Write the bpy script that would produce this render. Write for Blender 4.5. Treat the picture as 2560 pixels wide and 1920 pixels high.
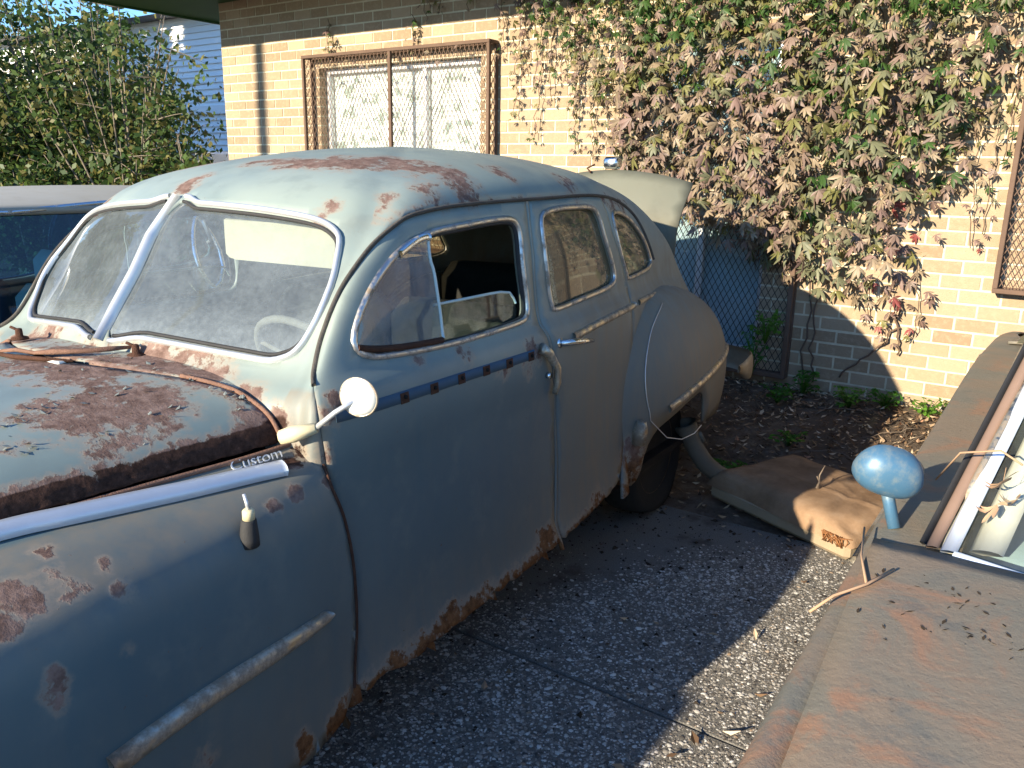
import bpy, math, random
import numpy as np
from mathutils import Vector, Matrix, geometry
from math import radians, sin, cos, pi

for o in list(bpy.data.objects): bpy.data.objects.remove(o, do_unlink=True)
SC = bpy.context.scene
COL = SC.collection
rng = np.random.default_rng(7)
random.seed(7)

# ---------------------------------------------------------------- camera
CAM_POS = (1.1305, -5.4021, 1.600)
PITCH, YAW, ROLL = .2551, -.6076, .0182
fw = Vector((sin(YAW)*cos(PITCH), cos(YAW)*cos(PITCH), -sin(PITCH)))
rt = Vector((cos(YAW), -sin(YAW), 0)); up = rt.cross(fw)
rt2 = rt*cos(ROLL)+up*sin(ROLL); up2 = up*cos(ROLL)-rt*sin(ROLL)
cam = bpy.data.cameras.new('camera'); cam_o = bpy.data.objects.new('camera', cam); COL.objects.link(cam_o)
m = Matrix((rt2, up2, -fw)).transposed().to_4x4(); m.translation = CAM_POS
cam_o.matrix_world = m
cam.sensor_fit = 'HORIZONTAL'; cam.sensor_width = 36; cam.lens = 36*2044.8/2560
cam.clip_start = .02; cam.clip_end = 2000
SC.camera = cam_o

# ---------------------------------------------------------------- sky and sun
SUN_D = Vector((.58, 3.1, -1.0)).normalized()       # the way the light travels
ELEV = math.asin(-SUN_D.z)
w = bpy.data.worlds.new('World'); SC.world = w; w.use_nodes = True
nt = w.node_tree; nt.nodes.clear()
sky = nt.nodes.new('ShaderNodeTexSky'); sky.sky_type = 'NISHITA'; sky.sun_disc = False
sky.sun_elevation = ELEV; sky.sun_rotation = math.atan2(-SUN_D.x, -SUN_D.y) % (2*pi)
sky.air_density = 1.0; sky.dust_density = .0; sky.ozone_density = 6.0
bg = nt.nodes.new('ShaderNodeBackground'); bg.inputs[1].default_value = .125
wo = nt.nodes.new('ShaderNodeOutputWorld')
nt.links.new(sky.outputs[0], bg.inputs[0]); nt.links.new(bg.outputs[0], wo.inputs[0])
sun = bpy.data.lights.new('sun', 'SUN'); sun.energy = 5.0; sun.angle = radians(.55); sun.color = (1, .865, .65)
sun_o = bpy.data.objects.new('sun', sun); COL.objects.link(sun_o)
sun_o.rotation_euler = SUN_D.to_track_quat('-Z', 'Y').to_euler(); sun_o.location = (-3, -20, 12)
VS = SC.view_settings
VS.view_transform = 'Standard'; VS.look = 'None'; VS.exposure = 1.45; VS.gamma = 1
SC.render.engine = 'CYCLES'
SC.cycles.max_bounces = 8; SC.cycles.transparent_max_bounces = 12

# ---------------------------------------------------------------- helpers
def tag(o, label, cat, group=None):
    o['label'] = label; o['category'] = cat
    if group: o['group'] = group
    return o
def empty(name, loc=(0, 0, 0), rot=None):
    o = bpy.data.objects.new(name, None); COL.objects.link(o); o.location = loc; o.empty_display_size = .1
    if rot is not None: o.rotation_euler = rot
    return o
def make_mesh(name, V, F, mat=None, smooth=True):
    me = bpy.data.meshes.new(name)
    me.from_pydata([tuple(map(float, v)) for v in V], [], [tuple(map(int, f)) for f in F])
    if smooth: me.polygons.foreach_set('use_smooth', [True]*len(me.polygons))
    if mat: me.materials.append(mat)
    me.update()
    return me
def obj(name, me, parent=None, loc=None):
    o = bpy.data.objects.new(name, me); COL.objects.link(o)
    if parent is not None: o.parent = parent
    if loc is not None: o.location = loc
    return o
def mobj(name, V, F, mat, parent=None, smooth=True, loc=None):
    return obj(name, make_mesh(name, V, F, mat, smooth), parent, loc)
class MB:
    """collects shapes for one mesh"""
    def __init__(s): s.v = []; s.f = []
    def add(s, V, F):
        n = len(s.v); s.v += [tuple(map(float, v)) for v in V]; s.f += [tuple(int(i)+n for i in f) for f in F]; return s
    def box(s, lo, hi):
        (a, b, c), (d, e, f) = lo, hi
        return s.add([(a,b,c),(d,b,c),(d,e,c),(a,e,c),(a,b,f),(d,b,f),(d,e,f),(a,e,f)],
              [(0,3,2,1),(4,5,6,7),(0,1,5,4),(1,2,6,5),(2,3,7,6),(3,0,4,7)])
    def bbox(s, lo, hi, b=.01):
        """box with chamfered edges"""
        lo = np.array(lo, float); hi = np.array(hi, float); b = min(b, (hi-lo).min()*.45)
        V = []; idx = {}
        for sx in (0, 1):
            for sy in (0, 1):
                for sz in (0, 1):
                    c = np.where(np.array([sx, sy, sz]) == 1, hi, lo); d = np.where(np.array([sx, sy, sz]) == 1, -b, b)
                    for ax in range(3):
                        p = c+d; p[ax] = c[ax]; idx[(sx, sy, sz, ax)] = len(V); V.append(p)
        F = []
        for ax in range(3):
            o1, o2 = [a for a in range(3) if a != ax]
            for sd in (0, 1):
                q = []
                for (i, j) in ((0, 0), (1, 0), (1, 1), (0, 1)):
                    k = [0, 0, 0]; k[ax] = sd; k[o1] = i; k[o2] = j; q.append(idx[(*k, ax)])
                F.append(q)
        for ax in range(3):
            o1, o2 = [a for a in range(3) if a != ax]
            for i in (0, 1):
                for j in (0, 1):
                    k0 = [0, 0, 0]; k0[o1] = i; k0[o2] = j; k1 = list(k0); k1[ax] = 1
                    F.append([idx[(*k0, o1)], idx[(*k1, o1)], idx[(*k1, o2)], idx[(*k0, o2)]])
        for sx in (0, 1):
            for sy in (0, 1):
                for sz in (0, 1): F.append([idx[(sx, sy, sz, a)] for a in range(3)])
        V = np.array(V); c = (lo+hi)/2; G = []
        for q in F:
            n = np.cross(V[q[1]]-V[q[0]], V[q[2]]-V[q[0]])
            G.append(q if n@(V[list(q)].mean(0)-c) > 0 else q[::-1])
        return s.add(V, G)
    def tube(s, P, r, n=8, cap=True, flat=None):
        """tube along points; r number or list; flat=(normal list, ratio) squashes it"""
        P = np.array(P, float); m = len(P); R = np.full(m, r) if np.isscalar(r) else np.array(r, float)
        T = np.gradient(P, axis=0); T /= np.maximum(np.linalg.norm(T, axis=1, keepdims=True), 1e-9)
        a = np.array([0, 0, 1.]) if abs(T[0][2]) < .9 else np.array([1., 0, 0])
        N = np.cross(T[0], a); N /= np.linalg.norm(N)
        V = []
        for i in range(m):
            N = N-T[i]*(N@T[i]); N /= max(np.linalg.norm(N), 1e-9); B = np.cross(T[i], N)
            for k in range(n):
                t = 2*pi*k/n; V.append(P[i]+R[i]*(cos(t)*N+sin(t)*B))
        F = [(i*n+k, i*n+(k+1) % n, (i+1)*n+(k+1) % n, (i+1)*n+k) for i in range(m-1) for k in range(n)]
        if cap: F += [tuple(range(n))[::-1], tuple((m-1)*n+k for k in range(n))]
        return s.add(V, F)
    def ribbon(s, P, N, wd, th, dome=True, closed=False):
        """bar of width wd and height th lying on a surface with normals N"""
        P = np.array(P, float); N = np.array(N, float); m = len(P)
        wd = np.full(m, wd) if np.isscalar(wd) else np.array(wd, float)
        T = (np.roll(P, -1, 0)-np.roll(P, 1, 0)) if closed else np.gradient(P, axis=0)
        T /= np.maximum(np.linalg.norm(T, axis=1, keepdims=True), 1e-9)
        S = np.cross(N, T); S /= np.maximum(np.linalg.norm(S, axis=1, keepdims=True), 1e-9)
        prof = [(-.5, -.3), (-.46, .45), (-.25, .9), (0, 1), (.25, .9), (.46, .45), (.5, -.3)] if dome else [(-.5, -.3), (-.5, 1), (.5, 1), (.5, -.3)]
        k = len(prof); V = []
        for i in range(m):
            for a, b in prof: V.append(P[i]+S[i]*a*wd[i]+N[i]*b*th)
        mm = m if closed else m-1
        F = [(i*k+j, i*k+j+1, ((i+1) % m)*k+j+1, ((i+1) % m)*k+j) for i in range(mm) for j in range(k-1)]
        if not closed: F += [tuple(range(k)), tuple((m-1)*k+j for j in range(k))[::-1]]
        return s.add(V, F)
    def lathe(s, prof, n=24, M=None):
        """profile of (radius, height) turned about z, then moved by M"""
        M = M or Matrix(); V = []
        for r, h in prof:
            for k in range(n): V.append(M @ Vector((r*cos(2*pi*k/n), r*sin(2*pi*k/n), h)))
        m = len(prof); F = [(i*n+k, i*n+(k+1) % n, (i+1)*n+(k+1) % n, (i+1)*n+k) for i in range(m-1) for k in range(n)]
        if prof[0][0] > 1e-6: F.append(tuple(range(n))[::-1])
        if prof[-1][0] > 1e-6: F.append(tuple((m-1)*n+k for k in range(n)))
        return s.add(V, F)
    def build(s, name, mat, parent=None, smooth=True, loc=None): return mobj(name, s.v, s.f, mat, parent, smooth, loc)

def crom(P0, P1, P2, P3, t):
    return .5*((2*P1)+(-P0+P2)*t+(2*P0-5*P1+4*P2-P3)*t*t+(-P0+3*P1-3*P2+P3)*t**3)
class Surf:
    """smooth surface through a net of points (stations, rings, 3)"""
    def __init__(s, net, mirror0=False, mirrorN=False):
        n = np.asarray(net, float); S = len(n)
        def mi(r): q = r.copy(); q[:, 0] *= -1; return q
        a = mi(n[1]) if mirror0 else 2*n[0]-n[1]
        b = mi(n[-2]) if mirrorN else 2*n[-1]-n[-2]
        n = np.concatenate([a[None], n, b[None]], 0)
        a = 2*n[:, 0]-n[:, 1]; b = 2*n[:, -1]-n[:, -2]
        s.n = np.concatenate([a[:, None], n, b[:, None]], 1); s.S = S-1; s.R = len(s.n[0])-3
    def __call__(s, u, w):
        u = np.asarray(u, float); w = np.asarray(w, float)
        i = np.clip(np.floor(u).astype(int), 0, s.S-1); j = np.clip(np.floor(w).astype(int), 0, s.R-1)
        tu = (u-i)[..., None]; tw = (w-j)[..., None]; n = s.n
        return crom(*[crom(n[i+k, j], n[i+k, j+1], n[i+k, j+2], n[i+k, j+3], tw) for k in range(4)], tu)
def normal_of(f, u, w, ref, e=2e-3):
    a = f(u+e, w)-f(u-e, w); b = f(u, w+e)-f(u, w-e); n = np.cross(a, b)
    n /= np.maximum(np.linalg.norm(n, axis=-1, keepdims=True), 1e-12)
    sg = np.sign(((f(u, w)-ref)*n).sum(-1, keepdims=True)); sg[sg == 0] = 1
    return n*sg
def resample(P, step, closed=True, smooth=True):
    """points along a polyline, rounded by a spline when smooth"""
    P = np.array(P, float)
    if smooth:
        n = len(P); Q = []
        for i in range(n if closed else n-1):
            g = (lambda k: P[k % n]) if closed else (lambda k: P[min(max(k, 0), n-1)])
            for t in np.linspace(0, 1, 6, endpoint=False): Q.append(crom(g(i-1), g(i), g(i+1), g(i+2), t))
        if not closed: Q.append(P[-1])
        P = np.array(Q)
    L = np.concatenate([P, P[:1]]) if closed else P
    d = np.concatenate([[0], np.cumsum(np.linalg.norm(np.diff(L, axis=0), axis=1))])
    k = max(int(round(d[-1]/step)), 4)
    t = np.linspace(0, d[-1], k+1); t = t[:-1] if closed else t
    return np.stack([np.interp(t, d, L[:, c]) for c in range(L.shape[1])], 1)
def inside(P, poly):
    x, y = P[:, 0], P[:, 1]; r = np.zeros(len(P), bool); n = len(poly)
    for i in range(n):
        x1, y1 = poly[i]; x2, y2 = poly[(i+1) % n]
        if y1 == y2: continue
        c = ((y1 > y) != (y2 > y)) & (x < (x2-x1)*(y-y1)/(y2-y1)+x1); r ^= c
    return r
def edge_dist(P, poly):
    D = np.full(len(P), 1e9); n = len(poly)
    for i in range(n):
        a = poly[i]; b = poly[(i+1) % n]; ab = b-a; t = np.clip(((P-a)@ab)/max(ab@ab, 1e-12), 0, 1)
        D = np.minimum(D, np.linalg.norm(P-(a+t[:, None]*ab), axis=1))
    return D
def offset_poly(poly, d):
    """grow (d>0) or shrink a closed outline"""
    P = np.array(poly, float); A = np.roll(P, 1, 0); B = np.roll(P, -1, 0)
    area = .5*np.sum(P[:, 0]*B[:, 1]-B[:, 0]*P[:, 1])
    t = B-A; t /= np.maximum(np.linalg.norm(t, axis=1, keepdims=True), 1e-9)
    nrm = np.stack([t[:, 1], -t[:, 0]], 1)*(1 if area > 0 else -1)
    return P+nrm*d
def cut_sheet(poly, holes, step, sc=(1, 1), step_edge=None):
    """triangulated sheet inside an outline with holes; all in parameter space"""
    sc = np.array(sc, float); se = step_edge or step*.7
    loops = [resample(np.array(poly)*sc, se, True, False)]+[resample(np.array(h)*sc, se, True, False) for h in holes]
    lo = loops[0].min(0); hi = loops[0].max(0)
    gx = np.arange(lo[0], hi[0], step); gy = np.arange(lo[1], hi[1], step*.87)
    G = np.array([(x+(step/2 if j % 2 else 0), y) for j, y in enumerate(gy) for x in gx])
    k = inside(G, loops[0])
    for l in loops[1:]: k &= ~inside(G, l)
    G = G[k]
    for l in loops:
        if len(G): G = G[edge_dist(G, l) > step*.45]
    V = np.concatenate(loops+[G]); E = []; n = 0
    for l in loops: E += [(n+i, n+(i+1) % len(l)) for i in range(len(l))]; n += len(l)
    r = geometry.delaunay_2d_cdt([Vector(v) for v in V], E, [], 0, 1e-7)
    P = np.array([tuple(v) for v in r[0]]); T = np.array([t for t in r[2] if len(t) == 3])
    c = P[T].mean(1); k = inside(c, loops[0])
    for l in loops[1:]: k &= ~inside(c, l)
    return P/sc, T[k]
def grid_faces(n, m, wrap=False):
    return [(i*m+j, i*m+(j+1) % m, (i+1)*m+(j+1) % m, (i+1)*m+j) for i in range(n-1) for j in range(m if wrap else m-1)]
def orient(V, T, ref):
    V = np.asarray(V); T = np.asarray(T)
    n = np.cross(V[T[:, 1]]-V[T[:, 0]], V[T[:, 2]]-V[T[:, 0]]); c = V[T].mean(1)
    s = np.sum(n*(c-ref), 1).sum()
    return T if s > 0 else T[:, ::-1]
def solidify(o, th, off=-1):
    md = o.modifiers.new('thickness', 'SOLIDIFY'); md.thickness = th; md.offset = off; md.use_even_offset = False
    return o
def set_attr(o, name, vals):
    a = o.data.attributes.new(name, 'FLOAT', 'POINT'); a.data.foreach_set('value', np.asarray(vals, np.float32))
def place(o, a, b):
    """turn an object's local +z from a to b"""
    d = Vector(b)-Vector(a); o.location = a; o.rotation_euler = d.to_track_quat('Z', 'Y').to_euler()

# ---------------------------------------------------------------- materials
class NT:
    def __init__(s, name):
        s.m = bpy.data.materials.new(name); s.m.use_nodes = True; s.t = s.m.node_tree; s.t.nodes.clear()
        s.out = s.n('OutputMaterial')
    def n(s, ty, **kw):
        nd = s.t.nodes.new('ShaderNode'+ty)
        for k, v in kw.items(): setattr(nd, k, v)
        return nd
    def put(s, sock, v):
        if hasattr(v, 'is_linked') or isinstance(v, bpy.types.NodeSocket): s.t.links.new(v, sock)
        elif isinstance(v, (tuple, list)) and sock.type == 'RGBA' and len(v) == 3: sock.default_value = (*v, 1)
        else: sock.default_value = v
    def noise(s, scale, detail=4, rough=.55, vec=None, dist=0, dim='3D'):
        nd = s.n('TexNoise'); nd.inputs['Scale'].default_value = scale; nd.inputs['Detail'].default_value = detail
        nd.inputs['Roughness'].default_value = rough; nd.inputs['Distortion'].default_value = dist
        if vec is not None: s.put(nd.inputs['Vector'], vec)
        return nd.outputs['Fac']
    def mix(s, f, a, b, mode='MIX'):
        nd = s.n('Mix', data_type='RGBA', blend_type=mode); s.put(nd.inputs[0], f); s.put(nd.inputs[6], a); s.put(nd.inputs[7], b); return nd.outputs[2]
    def math(s, op, a, b=0., c=0., clamp=False):
        nd = s.n('Math', operation=op, use_clamp=clamp); s.put(nd.inputs[0], a); s.put(nd.inputs[1], b); s.put(nd.inputs[2], c); return nd.outputs[0]
    def ramp(s, f, stops, interp='LINEAR'):
        nd = s.n('ValToRGB'); nd.color_ramp.interpolation = interp; e = nd.color_ramp.elements
        while len(e) < len(stops): e.new(.5)
        for k, (p, c) in zip(e, stops): k.position = p; k.color = (*c, 1) if len(c) == 3 else c
        s.put(nd.inputs[0], f); return nd.outputs[0]
    def smooth(s, f, a, b, lo=0., hi=1.):
        nd = s.n('MapRange', interpolation_type='SMOOTHSTEP'); s.put(nd.inputs[0], f)
        nd.inputs[1].default_value = a; nd.inputs[2].default_value = b; nd.inputs[3].default_value = lo; nd.inputs[4].default_value = hi; return nd.outputs[0]
    def attr(s, name): nd = s.n('Attribute', attribute_name=name); return nd.outputs['Fac']
    def pos(s): return s.n('NewGeometry').outputs['Position']
    def local(s): return s.n('TexCoord').outputs['Object']
    def bump(s, h, strength=.3, dist=.01, nrm=None):
        nd = s.n('Bump'); nd.inputs['Strength'].default_value = strength; nd.inputs['Distance'].default_value = dist; s.put(nd.inputs['Height'], h)
        if nrm is not None: s.put(nd.inputs['Normal'], nrm)
        return nd.outputs[0]
    def bsdf(s, col, rough=.5, metal=0., nrm=None, spec=.5, **kw):
        b = s.n('BsdfPrincipled'); s.put(b.inputs['Base Color'], col); s.put(b.inputs['Roughness'], rough); s.put(b.inputs['Metallic'], metal)
        s.put(b.inputs['Specular IOR Level'], spec)
        if nrm is not None: s.put(b.inputs['Normal'], nrm)
        for k, v in kw.items(): s.put(b.inputs[k.replace('_', ' ')], v)
        return b.outputs[0]
    def mixs(s, f, a, b):
        nd = s.n('MixShader'); s.put(nd.inputs[0], f); s.put(nd.inputs[1], a); s.put(nd.inputs[2], b); return nd.outputs[0]
    def done(s, sh): s.put(s.out.inputs[0], sh); return s.m
def simple(name, col, rough=.6, metal=0., var=.25, scale=12., bump=.0, spec=.4):
    t = NT(name); n = t.noise(scale, 5, .6, t.local())
    c = t.mix(n, tuple(x*(1-var) for x in col), tuple(min(1, x*(1+var)) for x in col))
    nb = t.bump(t.noise(scale*6, 4, .6, t.local()), bump, .005) if bump else None
    return t.done(t.bsdf(c, rough, metal, nb, spec))

def old_paint(name, colA, colB, dustc, rustA=(.125, .08, .066), rustB=(.21, .145, .122), rough=.4, speck=.30, spec=.45, deep=None):
    t = NT(name); L = t.local()
    big = t.noise(2.2, 4, .6, L); fine = t.noise(38, 6, .65, L); mid = t.noise(9, 5, .6, L)
    base = t.mix(t.smooth(big, .35, .65), colA, colB)
    if deep: base = t.mix(t.math('MULTIPLY', t.math('SUBTRACT', 1., t.attr('lit_fade')), t.math('ADD', .72, t.math('MULTIPLY', big, .4)), clamp=True), base, deep)  # fades by height; darker blue below puts shade into the sides' colour
    base = t.mix(t.math('MULTIPLY', t.smooth(mid, .5, .72), .35), base, tuple(c*.72 for c in colB))
    # vertical run-off streaks
    mp = t.n('Mapping'); t.put(mp.inputs['Vector'], L); mp.inputs['Scale'].default_value = (26, 26, 1.6)
    st = t.noise(1, 3, .6, mp.outputs[0])
    du = t.math('MULTIPLY', t.attr('dust'), t.math('ADD', t.math('MULTIPLY', st, .9), t.math('MULTIPLY', mid, .6)), clamp=True)
    base = t.mix(du, base, dustc)
    r = t.attr('rust')
    e = t.math('ADD', r, t.math('ADD', t.math('MULTIPLY', t.math('SUBTRACT', t.noise(16, 7, .68, L), .5), 2.1), t.math('MULTIPLY', t.math('SUBTRACT', fine, .5), 1.0)))
    halo = t.smooth(e, .0, .5); mask = t.math('MULTIPLY', t.smooth(e, .34, .62), t.smooth(t.math('ADD', e, t.math('MULTIPLY', t.noise(85, 4, .7, L), .8)), .72, .9))
    gate = t.smooth(r, .03, .22); halo = t.math('MULTIPLY', halo, gate); mask = t.math('MULTIPLY', mask, gate)
    sp = t.smooth(t.noise(70, 5, .7, L), .66+(.3-speck)*.3, .72+(.3-speck)*.3)
    mask = t.math('MAXIMUM', mask, t.math('MULTIPLY', sp, t.smooth(big, .4, .6)))
    rc = t.ramp(t.noise(30, 8, .72, L), [(.25, tuple(c*.6 for c in rustA)), (.42, rustA), (.6, rustB), (.8, tuple(c*1.2 for c in rustB))])
    base = t.mix(t.math('MULTIPLY', halo, .55), base, (.29, .225, .165))
    dk = t.smooth(t.math('ADD', t.attr('char'), t.math('MULTIPLY', t.math('SUBTRACT', fine, .5), .6)), .4, .6)
    rc = t.mix(dk, rc, t.ramp(t.noise(60, 6, .7, L), [(.3, (.018, .011, .009)), (.6, (.06, .033, .025)), (.8, (.13, .07, .05))]))
    zz = t.n('SeparateXYZ'); t.put(zz.inputs[0], L)
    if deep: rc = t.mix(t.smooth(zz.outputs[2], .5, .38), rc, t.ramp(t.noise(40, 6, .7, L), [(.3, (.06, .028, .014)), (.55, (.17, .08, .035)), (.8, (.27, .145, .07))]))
    col = t.mix(mask, base, rc)
    hgt = t.math('ADD', t.math('MULTIPLY', mask, -.25), t.math('MULTIPLY', t.math('MULTIPLY', t.noise(120, 5, .7, L), mask), .9))
    hgt = t.math('ADD', hgt, t.math('MULTIPLY', t.noise(3.5, 2, .5, L), .22))
    nb = t.bump(hgt, .45, .006)
    ro = t.mix(mask, t.math('ADD', rough, t.math('MULTIPLY', mid, .22)), (.92, .92, .92))
    ro = t.mix(t.math('MULTIPLY', du, .7), ro, (.85, .85, .85))
    sp2 = t.mix(mask, (spec,)*3, (.08,)*3)
    return t.done(t.bsdf(col, ro, 0, nb, sp2))
def chrome(name, col=(.62, .64, .66), rough=.28, dirt=.35):
    t = NT(name); L = t.local(); n = t.noise(22, 6, .7, L); d = t.smooth(n, .62-.3*dirt, .78-.2*dirt)
    c = t.mix(d, col, (.22, .17, .12))
    return t.done(t.bsdf(c, t.mix(d, (rough,)*3, (.7,)*3), t.mix(d, (1, 1, 1), (.1,)*3), t.bump(n, .12, .003)))
def glass(name, dust=.35, dustc=(.55, .55, .5), tint=(.85, .92, .9), refl=1., scale=5., low=None):
    t = NT(name); L = t.local()
    tr = t.n('BsdfTransparent'); tr.inputs[0].default_value = (*tint, 1)
    gl = t.n('BsdfGlossy'); gl.inputs['Roughness'].default_value = .03; gl.inputs[0].default_value = (refl, refl, refl, 1)
    lw = t.n('LayerWeight'); lw.inputs[0].default_value = .5
    fr = t.math('ADD', .055, t.math('MULTIPLY', t.math('POWER', lw.outputs['Facing'], 4.5), .9))
    s1 = t.mixs(fr, tr.outputs[0], gl.outputs[0])
    df = t.n('BsdfDiffuse'); df.inputs[0].default_value = (*dustc, 1)
    n = t.math('ADD', t.math('MULTIPLY', t.noise(scale, 6, .6, L), .7), t.math('MULTIPLY', t.noise(scale*14, 4, .7, L), .3))
    f = t.smooth(n, .32, .72, dust*.55, min(1, dust*1.35))
    if low is not None:                # grime gathered along the bottom of the pane
        z = t.n('SeparateXYZ'); t.put(z.inputs[0], L)
        f = t.math('ADD', f, t.math('MULTIPLY', t.smooth(z.outputs[2], low[1], low[0]), t.math('MULTIPLY', t.noise(14, 5, .7, L), low[2])), clamp=True)
    return t.done(t.mixs(f, s1, df.outputs[0]))
def leaf_mat(name, col, var=.35, trans=.35, rough=.5):
    var = min(.6, var*1.45)
    t = NT(name); rnd = t.n('NewGeometry').outputs['Random Per Island']; n = t.noise(18, 3, .6, t.pos())
    f = t.math('ADD', t.math('MULTIPLY', rnd, .6), t.math('MULTIPLY', n, .4))
    c = t.mix(f, tuple(x*(1-var) for x in col), tuple(min(1, x*(1+var)) for x in col))
    tl = t.n('BsdfTranslucent'); t.put(tl.inputs[0], c)
    return t.done(t.mixs(trans, t.bsdf(c, rough, 0, None, .35), tl.outputs[0]))

# ================================================================ ground
def ground_z(x, y):
    """soil banked up towards the wall"""
    t = np.clip((np.asarray(y, float)+1.75)/1.75, 0, 1)
    b = .24*t*t*(3-2*t)
    return b*np.clip((np.asarray(x)+7.5)/2, 0, 1)
T = NT('soil'); P = T.pos()
c = T.ramp(T.noise(9, 8, .7, P), [(.3, (.08, .06, .044)), (.5, (.15, .116, .088)), (.7, (.22, .18, .145))])
c = T.mix(T.smooth(T.noise(1.3, 4, .6, P), .45, .6), c, (.11, .085, .065))
M_SOIL = T.done(T.bsdf(c, .95, 0, T.bump(T.noise(45, 8, .75, P), .9, .03), .1))
xs = np.concatenate([[-300, -120, -60, -30], np.arange(-16, 6.01, .25), [10, 30, 90, 300]])
ys = np.concatenate([[-300, -90, -30, -12], np.arange(-7, 1.01, .125), [3, 6, 10, 20, 40, 120, 300]])
X, Y = np.meshgrid(xs, ys, indexing='ij')
Z = ground_z(X, Y)-.012
Z += np.where((Y > -1.9) & (Y < .5), .012*np.sin(X*7.3+Y*3)*np.cos(Y*9.1-X*2)+rng.normal(0, .004, X.shape), 0)
Z = np.where((Y < -1.85) & (Y > -6.4) & (X < 2.9) & (X > -7.2), -.05, Z)
o = mobj('ground', np.stack([X, Y, Z], -1).reshape(-1, 3), grid_faces(len(xs), len(ys)), M_SOIL); o['kind'] = 'structure'

# driveway of exposed-aggregate slabs with narrow joints
T = NT('aggregate_matrix'); P = T.pos()
c = T.ramp(T.noise(260, 4, .7, P), [(.3, (.075, .072, .066)), (.5, (.15, .143, .13)), (.7, (.30, .285, .26))])
c = T.mix(T.smooth(T.noise(3.1, 5, .65, P), .54, .68, 0, .75), c, (.07, .056, .044))
M_AGG = T.done(T.bsdf(c, .88, 0, T.bump(T.noise(240, 5, .7, P), .9, .006), .25))
drive = empty('driveway'); drive['kind'] = 'structure'
def dirt(x, y):
    """how far soil covers the stones, 0 to 1"""
    x = np.asarray(x, float); y = np.asarray(y, float)
    n = (np.sin(x*5.1+1.3)*np.cos(y*4.3+.4)+.6*np.sin(x*11.7-y*8.9)+.5*np.cos(x*17.3+y*13.1+2)+.4*np.sin(x*31+y*27))/2.5
    e = np.clip((y+2.35)/.6, 0, 1)*np.clip((.75-x)/.4, 0, 1)      # towards the soil bed
    s = np.clip((-.42-x-(y+3.4)*-.45)/.28, 0, 1)                  # under the sill of the old car
    return np.clip(.32+.5*n, 0, .75)*.7+e*.75+s*.8
xe = [-7.0, -4.6, -2.15, .25, 2.7]; xe = [-7.0, -3.9, -.9, 2.1, 2.8]; ye = [-6.35, -4.86, -3.355, -1.84]
for i in range(len(xe)-1):
    for j in range(len(ye)-1):
        mb = MB().bbox((xe[i]+.003, ye[j]+.003, -.06), (xe[i+1]-.003, ye[j+1]-.003, 0), .004)
        mb.build('slab', M_AGG, drive, False)
# stones standing proud in the slabs: far too many to count
T = NT('aggregate_stone'); P = T.pos()
rp = T.n('NewGeometry').outputs['Random Per Island']
c = T.ramp(rp, [(0, (.05, .046, .042)), (.3, (.15, .135, .115)), (.55, (.26, .235, .20)), (.75, (.42, .40, .36)), (.92, (.62, .60, .56)), (1, (.27, .19, .12))])
M_STONE = T.done(T.bsdf(c, .5, 0, None, .5))
N = 105000
px = rng.uniform(-.8, 1.0, N); py = rng.uniform(-4.35, -1.86, N)
k = rng.uniform(0, 1, N) > dirt(px, py); k &= np.abs(py+3.355) > .012
px, py = px[k], py[k]; N = len(px)
base = np.array([(1, 0, 0), (.5, .87, 0), (-.5, .87, 0), (-1, 0, 0), (-.5, -.87, 0), (.5, -.87, 0), (.35, .2, .85), (-.35, -.15, .8)])
fc = np.array([(0, 1, 6), (1, 2, 6), (2, 7, 6), (2, 3, 7), (3, 4, 7), (4, 5, 7), (5, 6, 7), (5, 0, 6)])
sz = rng.lognormal(math.log(.0042), .34, N).clip(.0022, .012); an = rng.uniform(0, 2*pi, N); el = rng.uniform(.6, 1.2, N)
bx = base[None]*np.stack([sz*1.2, sz*el, sz*.55], -1)[:, None]
V = np.stack([px[:, None]+bx[..., 0]*np.cos(an)[:, None]-bx[..., 1]*np.sin(an)[:, None], py[:, None]+bx[..., 0]*np.sin(an)[:, None]+bx[..., 1]*np.cos(an)[:, None], bx[..., 2]-.0006], -1).reshape(-1, 3)
Fc = (np.arange(N)[:, None, None]*8+fc[None]).reshape(-1, 3)
me = bpy.data.meshes.new('aggregate_stones'); me.vertices.add(len(V)); me.vertices.foreach_set('co', V.ravel().astype(np.float32))
me.loops.add(Fc.size); me.loops.foreach_set('vertex_index', Fc.ravel().astype(np.int32)); me.polygons.add(len(Fc))
me.polygons.foreach_set('loop_start', (np.arange(len(Fc))*3).astype(np.int32)); me.update(calc_edges=True); me.materials.append(M_STONE)
o = obj('aggregate_stones', me, drive); o['kind'] = 'stuff'
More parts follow.
